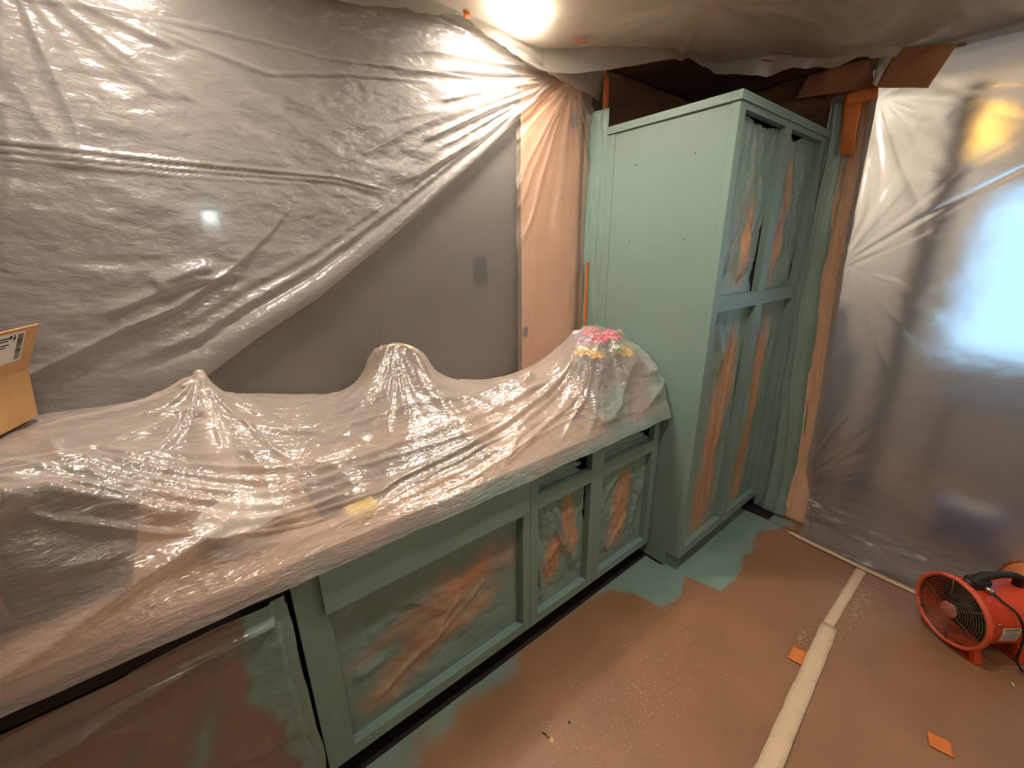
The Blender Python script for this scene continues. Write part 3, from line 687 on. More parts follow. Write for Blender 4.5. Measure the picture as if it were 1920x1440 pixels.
def bilin(xs, ys, H, x, y):
    fx = np.clip((x-xs[0])/(xs[1]-xs[0]), 0, len(xs)-1.001); fy = np.clip((y-ys[0])/(ys[1]-ys[0]), 0, len(ys)-1.001)
    i = fx.astype(int); j = fy.astype(int); a = fx-i; b = fy-j
    return (H[i, j]*(1-a)+H[i+1, j]*a)*(1-b)+(H[i, j+1]*(1-a)+H[i+1, j+1]*a)*b
# DRAPE_RIDGES
DR = [([p[:2] for p in c], .010, .007) for c in CABLES]
_r = random.Random(21)
for (ex, ey) in [(-.02, .03), (.12, .00), (.22, -.01), (.33, .03), (.42, -.03), (.50, .07), (.58, .00), (.68, .12), (.74, -.02), (.85, .20), (.90, .02), (1.02, -.03), (1.12, .05), (1.2, -.03), (.25, .14), (.40, .20), (.95, .34), (1.05, .42)]:
    st = (1.47+_r.uniform(-.05, .06), .16+_r.uniform(-.05, .05)); mx_, my_ = (st[0]+ex)/2+_r.uniform(-.04, .04), (st[1]+ey)/2-_r.uniform(.0, .035)
    DR.append(([st, (st[0]*.7+mx_*.3, st[1]*.65+my_*.35), (mx_, my_), (ex*.6+mx_*.4, ey*.65+my_*.35), (ex, ey)], _r.uniform(.005, .009), _r.uniform(.004, .009)))
for k in range(11):
    a = k/11*2*PI+.2; L_ = _r.uniform(.14, .26)
    DR.append(([(.005+.02*math.cos(a), .42+.02*math.sin(a)), (.005+L_*.5*math.cos(a+.05), .42+L_*.5*math.sin(a+.05)), (.005+L_*math.cos(a), .42+L_*math.sin(a))], .006, .008))
for k in range(5):
    y_ = .06+k*.03; DR.append(([(-.9, y_+.06), (-.45, y_+.05), (-.15, y_), (.10, y_-.01), (.40, y_+.03)], .007, .008))
xs2 = np.arange(-1.10, 1.8121, .0055); ys2 = np.r_[np.linspace(-.052, .07, 60)[:-1], np.arange(.07, .6031, .0055)]
X, Y = np.meshgrid(xs2, ys2, indexing='ij'); Z = bilin(DX, DY, DH, X, Y)
hem = (1-sstep(-.050, -.02, Y))
Z = Z - hem*(.004+.004*fbm(X*5, X*0, 41, 3))
lift = sstep(-.05, .03, Y)
fold = np.zeros_like(X)
for (poly, wd, a) in DR: fold += ridge(X, Y, poly, wd, a)
for (px, py, K, amp, rmax, sd) in [(.005, .42, 2.6, .014, .34, 51), (1.52, .20, 4.2, .016, .85, 52), (.63, .46, 3.6, .014, .36, 53), (-.21, .05, 2.4, .008, .5, 54)]:
    r = np.hypot(X-px, Y-py); ph = np.arctan2(Y-py, X-px)
    fold += amp*(ridged(ph*K+.35*vn(r*6, ph*2, sd+3), r*2.2, sd)-.45)*np.exp(-(r/rmax)**2)*sstep(.01, .12, r)
fold += .006*(ridged(X*1.3+.3*vn(X*3, Y*5, 66), Y*15-X*2.0+.5*vn(X*2, Y*4, 67), 61)-.4) + .0045*fbm(X*4, Y*14, 62, 3) + .0012*(ridged(X*16+.5*vn(X*9, Y*9, 68), Y*30, 63)-.4)*sstep(-.1, .5, vn(X*2.5, Y*3.5, 69))
gx, gy = np.gradient(Z, xs2, ys2); nl = np.sqrt(gx**2+gy**2+1)
Zf = Z + fold*lift/nl*1.0
Yf = Y - np.clip(-gy/nl, -1, 1)*0 - np.clip(gy/nl, -1, 1)*fold*lift*.8
hz_ = sstep(.93, 1.0, Z)*sstep(.10, .04, Y)
Yf -= hz_*(.030*(ridged(X*1.1+.3*vn(X*3, Z*3, 85), Z*5.5-X*2.2+.4*vn(X*4, Z*4, 86), 84)-.3) + .006*fbm(X*5, Z*16, 87, 3))
Yf = np.where(Y < .03, np.minimum(Yf, .03), Yf)
Yf -= hem*(.008+.004*fbm(X*6, Y*0, 44, 3))
paint = sstep(1.63, 1.82, X + .10*fbm(X*5, Y*7, 45))*.85*sstep(.62, .2, Y*0+.3) 
paint = np.maximum(paint, hem*sstep(.05, .3, X)*(.45+.6*vn(X*7, Y*3, 46)))
paint = np.maximum(paint, (1-sstep(.0, .06, Y))*sstep(.9, 1.5, X)*(.35+.6*vn(X*6, Y*9, 47)))
paint = np.clip(paint, 0, 1)
clear = .6*np.exp(-((X-.64)/.13)**2-((Y-.44)/.10)**2) + .7*np.exp(-((X-1.53)/.16)**2-((Y-.17)/.13)**2) + .12*hz_*sstep(.45, .0, X)
dr = grid('plastic_drape', X, Yf, Zf, P_DRAPE, attrs={'paint': paint, 'clear': np.clip(clear, 0, .85)})
tag(dr, 'clear crumpled plastic sheet draped over the counter and the things on it', 'plastic sheet')

# sheet over the dishwasher front
U, W = np.meshgrid(np.linspace(0, 1, 170), np.linspace(0, 1, 150), indexing='ij')
X = -.95 + U*(1.022 + .012*vn(W*7, W*0, 71) - .006); zt = .852 - .042*sstep(.1, -.75, X) - .003*fbm(X*4, 0*X, 73, 2)
Z = .012 + (zt-.012)*W
Yd = -.030 - .010*fbm(X*2.5+Z, Z*3.5-X*2, 72) - .010*ridged(X*3+Z*5, Z*4-X*4, 74)
Yd -= .022*np.exp(-((Z-(.79-.05*sstep(0, -.5, X)))/.007)**2)
Yd = np.where(U > .97, np.maximum(Yd, -.024), Yd)
Yd -= .03*sstep(.12, .0, Z)
pe = -.045 + .035*(Z < .46) + .02*fbm(X*5, Z*9, 75)
pd = sstep(-.012, .012, X - pe)*(1-.45*sstep(.40, .05, Z)*(.5+.5*vn(X*9, Z*9, 80)))
pd = np.maximum(pd, .7*np.exp(-((X+.07)/.055)**2-((Z-.755-.25*(X+.07))/.016)**2))
pd = np.maximum(pd, .9*np.exp(-((X+.175-.35*(Z-.53))/.022)**2-((Z-.53)/.085)**2))
tag(grid('dishwasher_plastic', X, Yd, Z, P_DISH, attrs={'paint': np.clip(pd, 0, 1)}), 'plastic sheet with teal overspray hanging in front of the dishwasher', 'plastic sheet')

# ---- cardboard box
cb = tag(empty('cardboard_box', (-.487, .392, 1.296), math.radians(-18)), 'open brown cardboard box with shipping label, standing on the draped microwave', 'box')
bw, bd, bh, tk = .20, .28, .125, .004
def panel(name, pts, mat=None, th=tk, parent=None):
    a = [Vector(p) for p in pts]; nrm = (a[1]-a[0]).cross(a[3]-a[0]).normalized()*th
    V = a+[p+nrm for p in a]
    return obj(name, V, [(3, 2, 1, 0), (4, 5, 6, 7), (0, 1, 5, 4), (1, 2, 6, 5), (2, 3, 7, 6), (3, 0, 4, 7)], mat or M['board'], parent or cb)
x0, x1, y0, y1 = -bw/2, bw/2, -bd/2, bd/2
ti = -.016
panel('bottom', [(x0, y0, 0), (x1, y0, 0), (x1, y1, 0), (x0, y1, 0)])
panel('side', [(x1, y0, 0), (x1, y1, 0), (x1-ti, y1, bh), (x1-ti, y0, bh)])
panel('side', [(x0, y0, 0), (x1, y0, 0), (x1-ti, y0, bh), (x0+ti, y0, bh)])
panel('side', [(x0, y1, 0), (x0, y0, 0), (x0+ti, y0, bh), (x0+ti, y1, bh)])
panel('side', [(x1, y1, 0), (x0, y1, 0), (x0+ti, y1, bh), (x1-ti, y1, bh)])
fz = .110; fo = .050
flap = panel('flap', [(x1-ti, y0, bh+.001), (x1-ti, y1, bh+.001), (x1-ti+fo, y1+.004, bh+fz), (x1-ti+fo, y0, bh+fz)])
panel('flap', [(x0+ti, y1, bh+.001), (x0+ti, y0, bh+.001), (x0+ti-.08, y0, bh+.05), (x0+ti-.08, y1, bh+.05)])
# label on the flap, in the flap's own plane
fu = Vector((0, 1, 0)); fv = (Vector((fo, 0, fz))).normalized(); fn = fu.cross(fv).normalized(); fb = Vector((x1-ti, 0, bh+.001))
def on_flap(name, u0, u1, v0, v1, mat, lift, par):
    P = [fb+fu*u+fv*v+fn*lift for u, v in ((u0, v0), (u1, v0), (u1, v1), (u0, v1))]
    return P
def flap_quads(name, quads, mat, lift, par):
    V = []; F = []
    for (u0, u1, v0, v1) in quads:
        P = on_flap('', u0, u1, v0, v1, mat, lift, par); o = len(V); V += P+[p+fn*.0004 for p in P]
        F += [(o+4, o+5, o+6, o+7), (o, o+1, o+5, o+4), (o+1, o+2, o+6, o+5), (o+2, o+3, o+7, o+6), (o+3, o, o+4, o+7)]
    return obj(name, V, F, mat, par)
LU1 = .098
lab = flap_quads('shipping_label', [(-.10, LU1, .036, .112)], M['paper'], .0044, flap)
rb = random.Random(5); q = []; v = .042
while v < .106:
    hgt = rb.choice((.0012, .0012, .002, .003)); q.append((LU1-.024, LU1-.006, v, min(v+hgt, .108))); v += hgt+rb.choice((.0012, .0016, .0022))
flap_quads('barcode', q, M['ink'], .0050, flap)
flap_quads('arrow_mark', [(LU1-.036, LU1-.034, .090, .108), (LU1-.039, LU1-.031, .096, .101)], M['ink'], .0050, flap)
flap_quads('text_lines', [(-.09, LU1-.046, .10, .103), (-.09, LU1-.055, .094, .0965), (LU1-.05, LU1-.044, .098, .107), (-.09, LU1-.05, .084, .0865), (-.09, LU1-.06, .078, .0805)], M['ink'], .0050, flap)

# ================================================================== plastic on the back wall
def wall_x(n, x0, x1): return np.linspace(x0, x1, n)
C1 = (1.64, 2.47); C2 = (-.16, 2.33)
def radial(X, Z, c, K, rmax, seed, amp, rs=1.6):
    r = np.hypot(X-c[0], Z-c[1]); ph = np.arctan2(Z-c[1], X-c[0])
    return amp*(ridged(ph*K + .25*vn(r*5, ph*3, seed+5), r*rs, seed)-.4)*np.exp(-(r/rmax)**2)*sstep(.0, .15, r)
diag = [(1.640, 2.470), (1.610, 2.446), (1.139, 2.060), (.743, 1.763), (.408, 1.529), (.181, 1.403), (.02, 1.30), (-.15, 1.245), (-1.6, 1.24)]
dgx = np.array([p[0] for p in diag])[::-1]; dgz = np.array([p[1] for p in diag])[::-1]
# flat sheet right against the wall
U, W = np.meshgrid(np.linspace(0, 1, 120), np.linspace(0, 1, 80), indexing='ij')
X = -1.6 + U*3.40; Z = .93 + W*1.57
Yb = .622 - .004*fbm(X*1.3, Z*1.3, 81) - .003*ridged(X*2+Z*2, Z*5-X, 82)*sstep(1.7, 1.1, Z)
tag(grid('backsplash_plastic', X, Yb, Z, P_FLAT), 'smooth plastic sheet flat against the back wall behind the faucet', 'plastic sheet')
# main hanging sheet with the rolled diagonal lower edge
U, W = np.meshgrid(np.linspace(0, 1, 520), np.linspace(0, 1, 230), indexing='ij')
X = -1.6 + U*3.24; zb = np.interp(X, dgx, dgz); zt = 2.535 + 0*X
Z = zb + (zt-zb)*W**1.15
ang = math.atan2(.683, .871)
dd = (Z-zb)*math.cos(ang)
roll = np.where(X > .02, 1, sstep(-.2, .02, X))
sx = np.clip((1.64-X)/1.6, 0, 1)
bw_ = .010+.028*sx
Y1 = .600 - roll*(.010+.018*sx)*np.sqrt(np.clip(1-((dd-bw_)/bw_)**2, 0, 1))
Y1 -= roll*.012*np.exp(-((dd-bw_*2.9)/(bw_*.35))**2)*sx + roll*.006*np.exp(-((dd-bw_*4.0)/(bw_*.4))**2)*sx
far = sstep(0, .10, dd)
Y1 -= far*(radial(X, Z, C1, 12.0, .95, 91, .020) + radial(X, Z, C2, 5.0, .42, 92, .014) + .007*fbm(X*1.6, Z*2.0, 93, 2) + .0030*fbm(X*9, Z*20, 94, 3))
for (pl_, wd, a) in [([(-1.6, 1.985), (-.26, 1.955), (.075, 1.945), (.522, 1.945), (.75, 1.91)], .0045, .007), ([(-1.6, 1.965), (-.26, 1.935), (.075, 1.925), (.522, 1.93), (.70, 1.90)], .0045, .006), ([(-1.6, 1.945), (-.26, 1.918), (.075, 1.908), (.5, 1.915)], .0045, .005),
                     ([(-.3, 2.25), (.071, 2.288), (.235, 2.300), (.572, 2.306), (1.0, 2.35), (1.25, 2.37)], .005, .006), ([(-.16, 2.33), (.09, 2.26), (.36, 2.22), (.6, 2.27), (1.0, 2.32)], .006, .006),
                     ([(-.16, 2.33), (.0, 2.27), (.15, 2.23)], .012, .012), ([(-.05, 1.60), (.02, 1.63), (.12, 1.66)], .02, .016), ([(-.2, 1.52), (-.05, 1.58), (.06, 1.61), (.2, 1.63)], .012, .010),
                     ([(1.55, 2.41), (1.2, 2.26), (.85, 2.09)], .012, .014), ([(1.5, 2.36), (1.1, 2.12), (.75, 1.93)], .014, .012), ([(1.5, 2.42), (1.2, 2.33), (.95, 2.25)], .010, .010)]:
    Y1 -= ridge(X, Z, pl_, wd, a)
# step down to a smoother under-layer along the lower left
le = np.interp(X, [-1.6, -.35, -.255, -.143, -.01, .163, .30, .6], [1.40, 1.384, 1.427, 1.481, 1.530, 1.642, 1.76, 2.1])
Y1 -= .014*sstep(-.004, .004, Z-le)*sstep(.45, .1, X) + .012*np.exp(-((Z-le)/.012)**2)*sstep(.3, -.05, X)
Y1 = np.minimum(Y1, .612)
tag(grid('wall_plastic', X, Y1, Z, P_WALL), 'large wrinkled plastic sheet hung on the back wall with a diagonal rolled edge', 'plastic sheet')
# tan paper beside the pantry, behind plastic
X, Z = np.meshgrid(np.linspace(1.392, 1.80, 24), np.linspace(.93, 2.48, 60), indexing='ij')
tag(grid('masking_paper', X, .608-.004*vn(X*9, Z*2, 3), Z, M['kraft_tan'], thick=.0008), 'tan masking paper strip on the back wall beside the pantry', 'masking paper')
X, Z = np.meshgrid(np.linspace(1.34, 1.825, 90), np.linspace(.96, 2.44, 220), indexing='ij')
Yt = .578 - .014*(X-1.34)/.48 - radial(X, Z, (1.68, 2.46), 9.0, 1.6, 101, .016, .8) - .004*fbm(X*8, Z*2.5, 102)
Yt = np.minimum(Yt, .600)
pt = sstep(1.79, 1.82, X + .01*vn(Z*9, Z*0, 4))
zlim = np.interp(X, dgx, dgz) - .02
kp = ((Z[1:, 1:] < zlim[1:, 1:]))
tag(grid('corner_plastic', X, Yt, Z, P_TAN, attrs={'paint': pt}, keep=kp), 'pleated clear plastic over the tan paper beside the pantry', 'plastic sheet')
# sprayed film strip closing the gap between pantry side and wall
V_, Z = np.meshgrid(np.linspace(0, 1, 30), np.linspace(.93, 2.34, 120), indexing='ij')
Yp = .452 + V_*(.140+.008*vn(Z*6, Z*0, 7)); Xp = 1.826 - .012*ridged(V_*3.2+.3*vn(Z*2, Z*0, 9), Z*1.2, 111) - .012*V_ - .003*fbm(V_*6, Z*9, 112)
tag(grid('sprayed_film_strip', Xp, Yp, Z, M['film'], attrs={'bare': .8*sstep(.86, 1.0, V_)}, thick=.0008), 'teal sprayed film strip along the back edge of the pantry side', 'masking film')
tb2 = boxes('orange_tape_strip', [(1.792, 1.812, .530, .534, 1.16, 1.62)], M['orange_tape']); tag(tb2, 'thin orange tape strip running up the corner beside the flowers', 'tape')
M['blue_tape'] = plain('blue_tape', srgb(70, 96, 160), 0.5, var=.1)
for (bx, bz, w_, h_, lb) in [(1.735, 2.30, .03, .07, 'blue tape dab behind plastic near the top of the pantry side'), (1.405, 1.275, .025, .05, 'small blue tape dab at the lower edge of the tan paper')]:
    tag(boxes('blue_tape_piece', [(bx-w_/2, bx+w_/2, .590, .592, bz-h_/2, bz+h_/2)], M['blue_tape']), lb, 'tape')
# wall socket, and a made-up light for the blurred glow behind the plastic
so = tag(empty('wall_socket', (1.16, .64, 1.60)), 'dark wall socket blurred behind the back wall plastic', 'socket')
boxes('cover_plate', [(-.038, .038, -.006, 0, -.06, .06)], M['socket'], so, .002); boxes('outlet_face', [(-.017, .017, -.009, -.006, -.035, .035)], M['black'], so, .002)
nl_ = tag(empty('glow_stand_in', (.131, .64, 1.80)), 'made-up small light standing in for a blurred glow behind the back wall plastic', 'lamp')
boxes('stand_in_body', [(-.025, .025, -.012, 0, -.06, .02)], M['white'], nl_, .003)
lathe('bulb', [(.001, -.017), (.011, -.015), (.014, -.008), (.014, 0)], M['night'], nl_, 16, 'y', (0, 0, .0))
nld = bpy.data.lights.new('stand_in_halo', 'POINT'); nld.energy = .07; nld.color = (.55, .85, 1.0); nld.shadow_soft_size = .012  # added point light for the bluish halo on the sheet
nlo = bpy.data.objects.new('stand_in_halo', nld); COL.objects.link(nlo); nlo.parent = nl_; nlo.location = (0, -.024, .0)

# ================================================================== plastic on the ceiling
nx, ny = 330, 220
U, W = np.meshgrid(np.linspace(0, 1, nx), np.linspace(0, 1, ny), indexing='ij')
X = -1.6 + U*4.45
yb = np.interp(X, [-1.6, 1.45, 1.60, 2.05, 2.33, 2.64, 2.85], [.545, .545, .43, .10, -.06, -.36, -.46])
hang = np.interp(X, [-1.6, .40, .58, .80, .95, 1.07, 1.13, 1.27, 1.55, 1.64, 1.8, 2.0, 2.2, 2.33, 2.5, 2.64, 2.85], [.03, .045, .075, .055, .035, -.005, .010, .035, .09, .09, .06, .02, .05, .08, .03, .03, .03])
hang = hang + .008*fbm(X*14, X*0, 121, 3)
fl_ = .90
W1 = np.clip(W/fl_, 0, 1); W2 = np.clip((W-fl_)/(1-fl_), 0, 1)
Y = -2.9 + (yb+2.9)*W1**.8 + .018*W2
Z = 2.545 - .012 - .014*fbm(X*1.4, Y*1.4, 122)-.010*ridged(X*1.2+Y*1.5, Y*1.1-X*1.3, 123)
Z = 2.533 + (Z-2.533)*sstep(2.75, 2.35, X)*1.0
sag = .05*np.exp(-((X-2.05)/.28)**2-((Y-.02)/.16)**2) + .035*np.exp(-((X-2.45)/.2)**2-((Y+.25)/.12)**2)
Z = Z - sag - radial(X, Y, (1.70, -.08), 4.0, .5, 124, .03) - .002*fbm(X*12, Y*12, 125)
Z = np.minimum(Z, 2.548)
Z = Z - W2*hang
Y = Y - W2*.012*fbm(X*5, X*0, 126, 2)
tag(grid('ceiling_plastic', X, Y, Z, P_CEIL), 'milky plastic sheet taped to the ceiling with a ragged hanging edge', 'plastic sheet')
# white flap hanging below the ceiling sheet in the corner
U, W = np.meshgrid(np.linspace(0, 1, 60), np.linspace(0, 1, 30), indexing='ij')
X = 1.20 + U*.66; Zt = 2.535-.02*U; Zb = np.interp(X, [1.20, 1.30, 1.55, 1.80, 1.86], [2.50, 2.47, 2.435, 2.415, 2.40]) + .004*vn(X*40, X*0, 5)
tag(grid('ceiling_edge_flap', X, .552-.05*U*(1-W)-.010*fbm(X*6, W*2, 131), Zt+(Zb-Zt)*W, P_CEIL), 'pale torn plastic flap hanging at the ceiling corner above the pantry side', 'plastic sheet')
# brown paper closing the corner above the pantry
U, W = np.meshgrid(np.linspace(0, 1, 50), np.linspace(0, 1, 30), indexing='ij')
X = 1.84 + U*1.01; tag(grid('corner_paper', X, .598-.012*fbm(X*4, W*3, 141)-.06*sstep(.6, 1, W), 2.20+W*.335, M['kraft_shaded'], thick=.0008), 'shade-toned brown paper on the wall above the pantry', 'masking paper')
Yr = -.16 + W*.70
tag(grid('corner_paper', 2.862-.010*fbm(Yr*4, U*3, 143)-.02*U, Yr, 2.20+U*.335, M['kraft_shaded'], thick=.0008), 'shade-toned brown paper on the side wall at the far end of the pantry top', 'masking paper')
Xc = 1.50 + U*1.34; Yc = np.interp(Xc, [1.5, 2.05, 2.33, 2.84], [.46, .10, -.06, -.40]); Yc = Yc+(.575-Yc)*W
tag(grid('corner_paper', Xc, Yc, 2.545-.008*fbm(Xc*4, Yc*4, 145), M['kraft_shaded'], thick=.0008), 'shade-toned brown paper on the ceiling corner over the pantry', 'masking paper')

# kraft paper flaps at the doorway corner
def flap_sheet(name, P00, P10, P11, P01, mat, label, cat, seed, bulge=.02, n=24):
    U, W = np.meshgrid(np.linspace(0, 1, n), np.linspace(0, 1, n), indexing='ij')
    P = [np.array(p, float) for p in (P00, P10, P11, P01)]
    Q = ((1-U)*(1-W))[..., None]*P[0] + (U*(1-W))[..., None]*P[1] + (U*W)[..., None]*P[2] + ((1-U)*W)[..., None]*P[3]
    nn = np.cross(P[1]-P[0], P[3]-P[0]); nn = nn/np.linalg.norm(nn)
    Q = Q + nn*(bulge*np.sin(U*PI)*np.sin(W*PI*.5) + bulge*.5*fbm(U*2.5, W*2.5, seed))[..., None]
    return tag(grid(name, Q[..., 0], Q[..., 1], Q[..., 2], mat, thick=.0012), label, cat)
flap_sheet('kraft_flap', (2.80, .004, 2.442), (2.80, -.340, 2.403), (2.80, -.295, 2.535), (2.80, -.040, 2.535), M['kraft'], 'creased brown kraft flap hanging from the ceiling behind the pantry corner', 'kraft paper', 151, bulge=.012)
flap_sheet('kraft_flap', (2.76, -.350, 2.393), (2.76, -.543, 2.344), (2.775, -.600, 2.490), (2.775, -.400, 2.538), M['kraft'], 'stiff brown kraft flap jutting out at the top of the doorway plastic', 'kraft paper', 155, bulge=.010)
flap_sheet('plastic_tag', (2.752, -.340, 2.41), (2.752, -.356, 2.395), (2.752, -.408, 2.538), (2.752, -.345, 2.540), P_CEIL, 'narrow pale plastic tongue between the two kraft flaps', 'plastic sheet', 157, bulge=.010)
def tape_piece(P, label, seed):
    flap_sheet('orange_tape_piece', *P, M['orange_tape'], label, 'tape', seed, bulge=.003, n=8)
tape_piece([(2.80, -.255, 2.133), (2.80, -.312, 2.125), (2.80, -.300, 2.36), (2.80, -.222, 2.37)], 'orange tape on the doorway corner below the kraft flaps', 161)
tape_piece([(2.795, -.225, 2.355), (2.795, -.362, 2.353), (2.795, -.354, 2.410), (2.795, -.225, 2.405)], 'short orange tape patch joining the kraft flap to the corner', 162)
tape_piece([(2.80, -.30, 2.527), (2.70, -.34, 2.525), (2.70, -.355, 2.525), (2.80, -.318, 2.527)], 'orange tape sliver at the ceiling above the stiff kraft flap', 163)
tape_piece([(2.82, -.56, 2.505), (2.82, -.62, 2.500), (2.82, -.62, 2.485), (2.82, -.56, 2.490)], 'orange tape end at the outer top corner of the stiff kraft flap', 164)
tape_piece([(1.055, .530, 2.52), (1.085, .530, 2.525), (1.08, .533, 2.55), (1.05, .533, 2.55)], 'orange tape dab next to the glowing ceiling lamp', 165)
tape_piece([(1.50, .400, 2.512), (1.56, .375, 2.512), (1.56, .355, 2.512), (1.50, .380, 2.512)], 'orange tape dab on the ceiling plastic near its corner edge', 166)
tape_piece([(2.19, -.065, 2.462), (2.25, -.085, 2.462), (2.25, -.105, 2.462), (2.19, -.085, 2.462)], 'orange tape dab on the sagging ceiling plastic above the pantry', 167)
tape_piece([(1.838, .500, 2.27), (1.878, .500, 2.27), (1.878, .510, 2.50), (1.838, .510, 2.50)], 'broad orange tape strip above the back corner of the pantry', 168)

# ================================================================== doorway corner and plastic
# sprayed curtain between the pantry front and the doorway corner
V_, Zg = np.meshgrid(np.linspace(0, 1, 70), np.linspace(0, 1, 160), indexing='ij')
Z = .012 + Zg*2.37
xA, yA = 2.800, -.172
tl_ = np.interp(Z, [0, .065, .46, .81, 1.51, 2.42], [-.345, -.345, -.352, -.327, -.269, -.244]) - .012
Yc = yA + V_*(tl_ - yA + .008*vn(Z*5, Z*0, 8)); Xc = xA + .045*V_**.7 - .022*ridged(V_*2.2+.5*vn(Z*1.2, Z*0, 12), Z*.6, 171)*np.sin(V_*PI) - .004*fbm(V_*5, Z*2.5, 172)
Xc -= .05*sstep(.18, 0, Z)*V_
tag(grid('sprayed_curtain', Xc, Yc, Z, M['film'], attrs={'bare': np.clip(.85*sstep(.90, 1.02, V_+.05*vn(Z*5, Z*0, 14)), 0, 1)}, thick=.0008), 'teal sprayed plastic curtain hanging beside the front of the pantry', 'masking film')
# tan strip over the corner
V_, Zg = np.meshgrid(np.linspace(0, 1, 40), np.linspace(0, 1, 160), indexing='ij')
Z = .010 + Zg*2.37
tl_ = np.interp(Z, [0, .065, .46, .81, 1.51, 2.42], [-.345, -.345, -.352, -.327, -.269, -.244])
tr_ = np.interp(Z, [0, .13, .30, .40, .49, .83, 1.51, 2.4], [-.50, -.485, -.475, -.435, -.427, -.418, -.374, -.349])
Ys = tl_ + V_*(tr_-tl_); Xs = 2.848 - .03*sstep(.35, .0, Z) - .006*fbm(V_*4, Z*4, 181) - .02*np.sin(V_*PI)*.4
tag(grid('corner_masking_paper', Xs, Ys, Z, M['kraft_tan'], thick=.0008), 'tan masking paper strip down the doorway corner to the floor', 'masking paper')
V_, Zg = np.meshgrid(np.linspace(0, 1, 40), np.linspace(0, 1, 200), indexing='ij')
Z = .8 + Zg*1.58
Yq = np.interp(Z, [.46, .81, 1.51, 2.42], [-.352, -.327, -.269, -.244]) - .012 - V_*.085; Xq = 2.832 - .012*ridged(V_*2.2+.3*vn(Z*3, Z*0, 3), Z*2, 183) - .003*fbm(V_*5, Z*12, 184)
tag(grid('corner_plastic_strip', Xq, Yq, Z, P_STRIP, attrs={'paint': .6*sstep(.35, .0, V_)*sstep(1.5, 2.2, Z)}), 'crinkled clear plastic strip over the tan doorway corner paper', 'plastic sheet')

# the doorway sheet
V_, S = np.meshgrid(np.linspace(0, 1, 300), np.linspace(0, 1, 260), indexing='ij')
Zd = np.interp(S, [0, .05, .12, .22, 1], [.009, .012, .05, .20, 2.515])
Xd = np.interp(S, [0, .05, .12, .22, 1], [2.668, 2.695, 2.76, 2.80, 2.822])
Ydr = np.interp(Zd, [0, .13, .30, .40, .49, .83, 1.51, 2.4], [-.50, -.485, -.475, -.435, -.427, -.418, -.374, -.349]) + .015
Ydr = Ydr - V_*(2.38+Ydr)
fo_ = -.012*fbm(Ydr*1.5, Zd*1.5, 191) - .003*fbm(Ydr*9, Zd*12, 192, 3)
def rad2(c, K, rmax, seed, amp, rs=1.5):
    r = np.hypot(Ydr-c[0], Zd-c[1]); ph = np.arctan2(Zd-c[1], -(Ydr-c[0]))
    return amp*(ridged(ph*K+.2*vn(r*4, ph*3, seed+1), r*rs, seed)-.4)*np.exp(-(r/rmax)**2)*sstep(0, .1, r)
fo_ -= rad2((-.36, 1.60), 7, .5, 193, .018) + rad2((-.37, .25), 9, .55, 194, .020) + rad2((-.36, 2.36), 6, .6, 195, .022)
for (pl_, wd, a) in [([(-.38, 1.60), (-.62, 1.80), (-1.0, 2.05), (-1.5, 2.3)], .008, .022), ([(-.38, 1.57), (-.55, 1.68), (-.7, 1.77)], .008, .015), ([(-.36, .22), (-.55, .42), (-.75, .62)], .006, .012), ([(-.36, .18), (-.6, .34), (-.9, .5)], .006, .010)]:
    fo_ -= ridge(Ydr, Zd, pl_, wd, a)
lowf = sstep(.45, .05, Zd)
Zd2 = Zd + lowf*sstep(.0, .05, S)*(.030*ridged(Ydr*2+Zd*2, Zd*9-Ydr*1.0, 197))
Xd = Xd + fo_*sstep(.0, .10, S) - lowf*sstep(0, .06, S)*.02*fbm(Ydr*4, S*20, 198)
Xd = np.minimum(Xd, 2.862)
kd = np.hypot(Ydr+1.40, Zd-.185)[1:, 1:] > .15
tag(grid('doorway_plastic', Xd, Ydr, np.maximum(Zd2, .0085), P_DOOR, keep=kd), 'hazy plastic sheet closing the doorway with a bluish window behind', 'plastic sheet')

# ------------------------------------------------------------------ the room behind the doorway plastic
ps = tag(empty('wooden_post', (3.75, -.57, 0)), 'dark wooden post blurred behind the doorway plastic', 'post')
boxes('shaft', [(-.05, .05, -.05, .05, .02, 2.5)], M['dark_wood'], ps, .004); boxes('base_block', [(-.07, .07, -.07, .07, 0, .12)], M['dark_wood'], ps, .004)
sbd = tag(empty('sideboard', (3.55, -.02, 0)), 'dark wooden sideboard blurred behind the doorway plastic', 'sideboard')
boxes('body', [(-.35, .45, -.30, .30, .08, .98)], M['dark_wood'], sbd, .004)
boxes('top', [(-.37, .47, -.32, .32, .98, 1.01)], M['dark_wood'], sbd, .004)
for a, b in ((-.34, .04), (.06, .44)):
    d_o = boxes('door', [(a, b, -.315, -.30, .10, .96)], M['dark_wood'], sbd, .003); lathe('knob', [(.001, -.022), (.012, -.02), (.012, 0)], M['steel'], d_o, 12, 'y', (b-.05, -.315, .55))
for a in (-.33, .43):
    for b in (-.28, .28): boxes('leg', [(a-.02, a+.02, b-.02, b+.02, 0, .08)], M['dark_wood'], sbd)
tag(boxes('storage_carton', [(3.30, 3.80, -.26, .18, 1.012, 1.30)], M['grey'], None, .01), 'grey storage box on the sideboard behind the doorway plastic', 'box')
bn = tag(empty('storage_bin', (3.50, -1.10, 0)), 'blue plastic bin on the floor behind the doorway plastic', 'bin')
prism('bin_body', [(-.11, 0), (.11, 0), (.13, .19), (-.13, .19)], 'y', -.13, .13, M['blue'], bn, .008)
boxes('bin_rim', [(-.14, .14, -.14, .14, .19, .205)], M['blue'], bn, .004)
boxes('bin_contents', [(-.11, .11, -.11, .11, .205, .23)], M['white'], bn, .01)
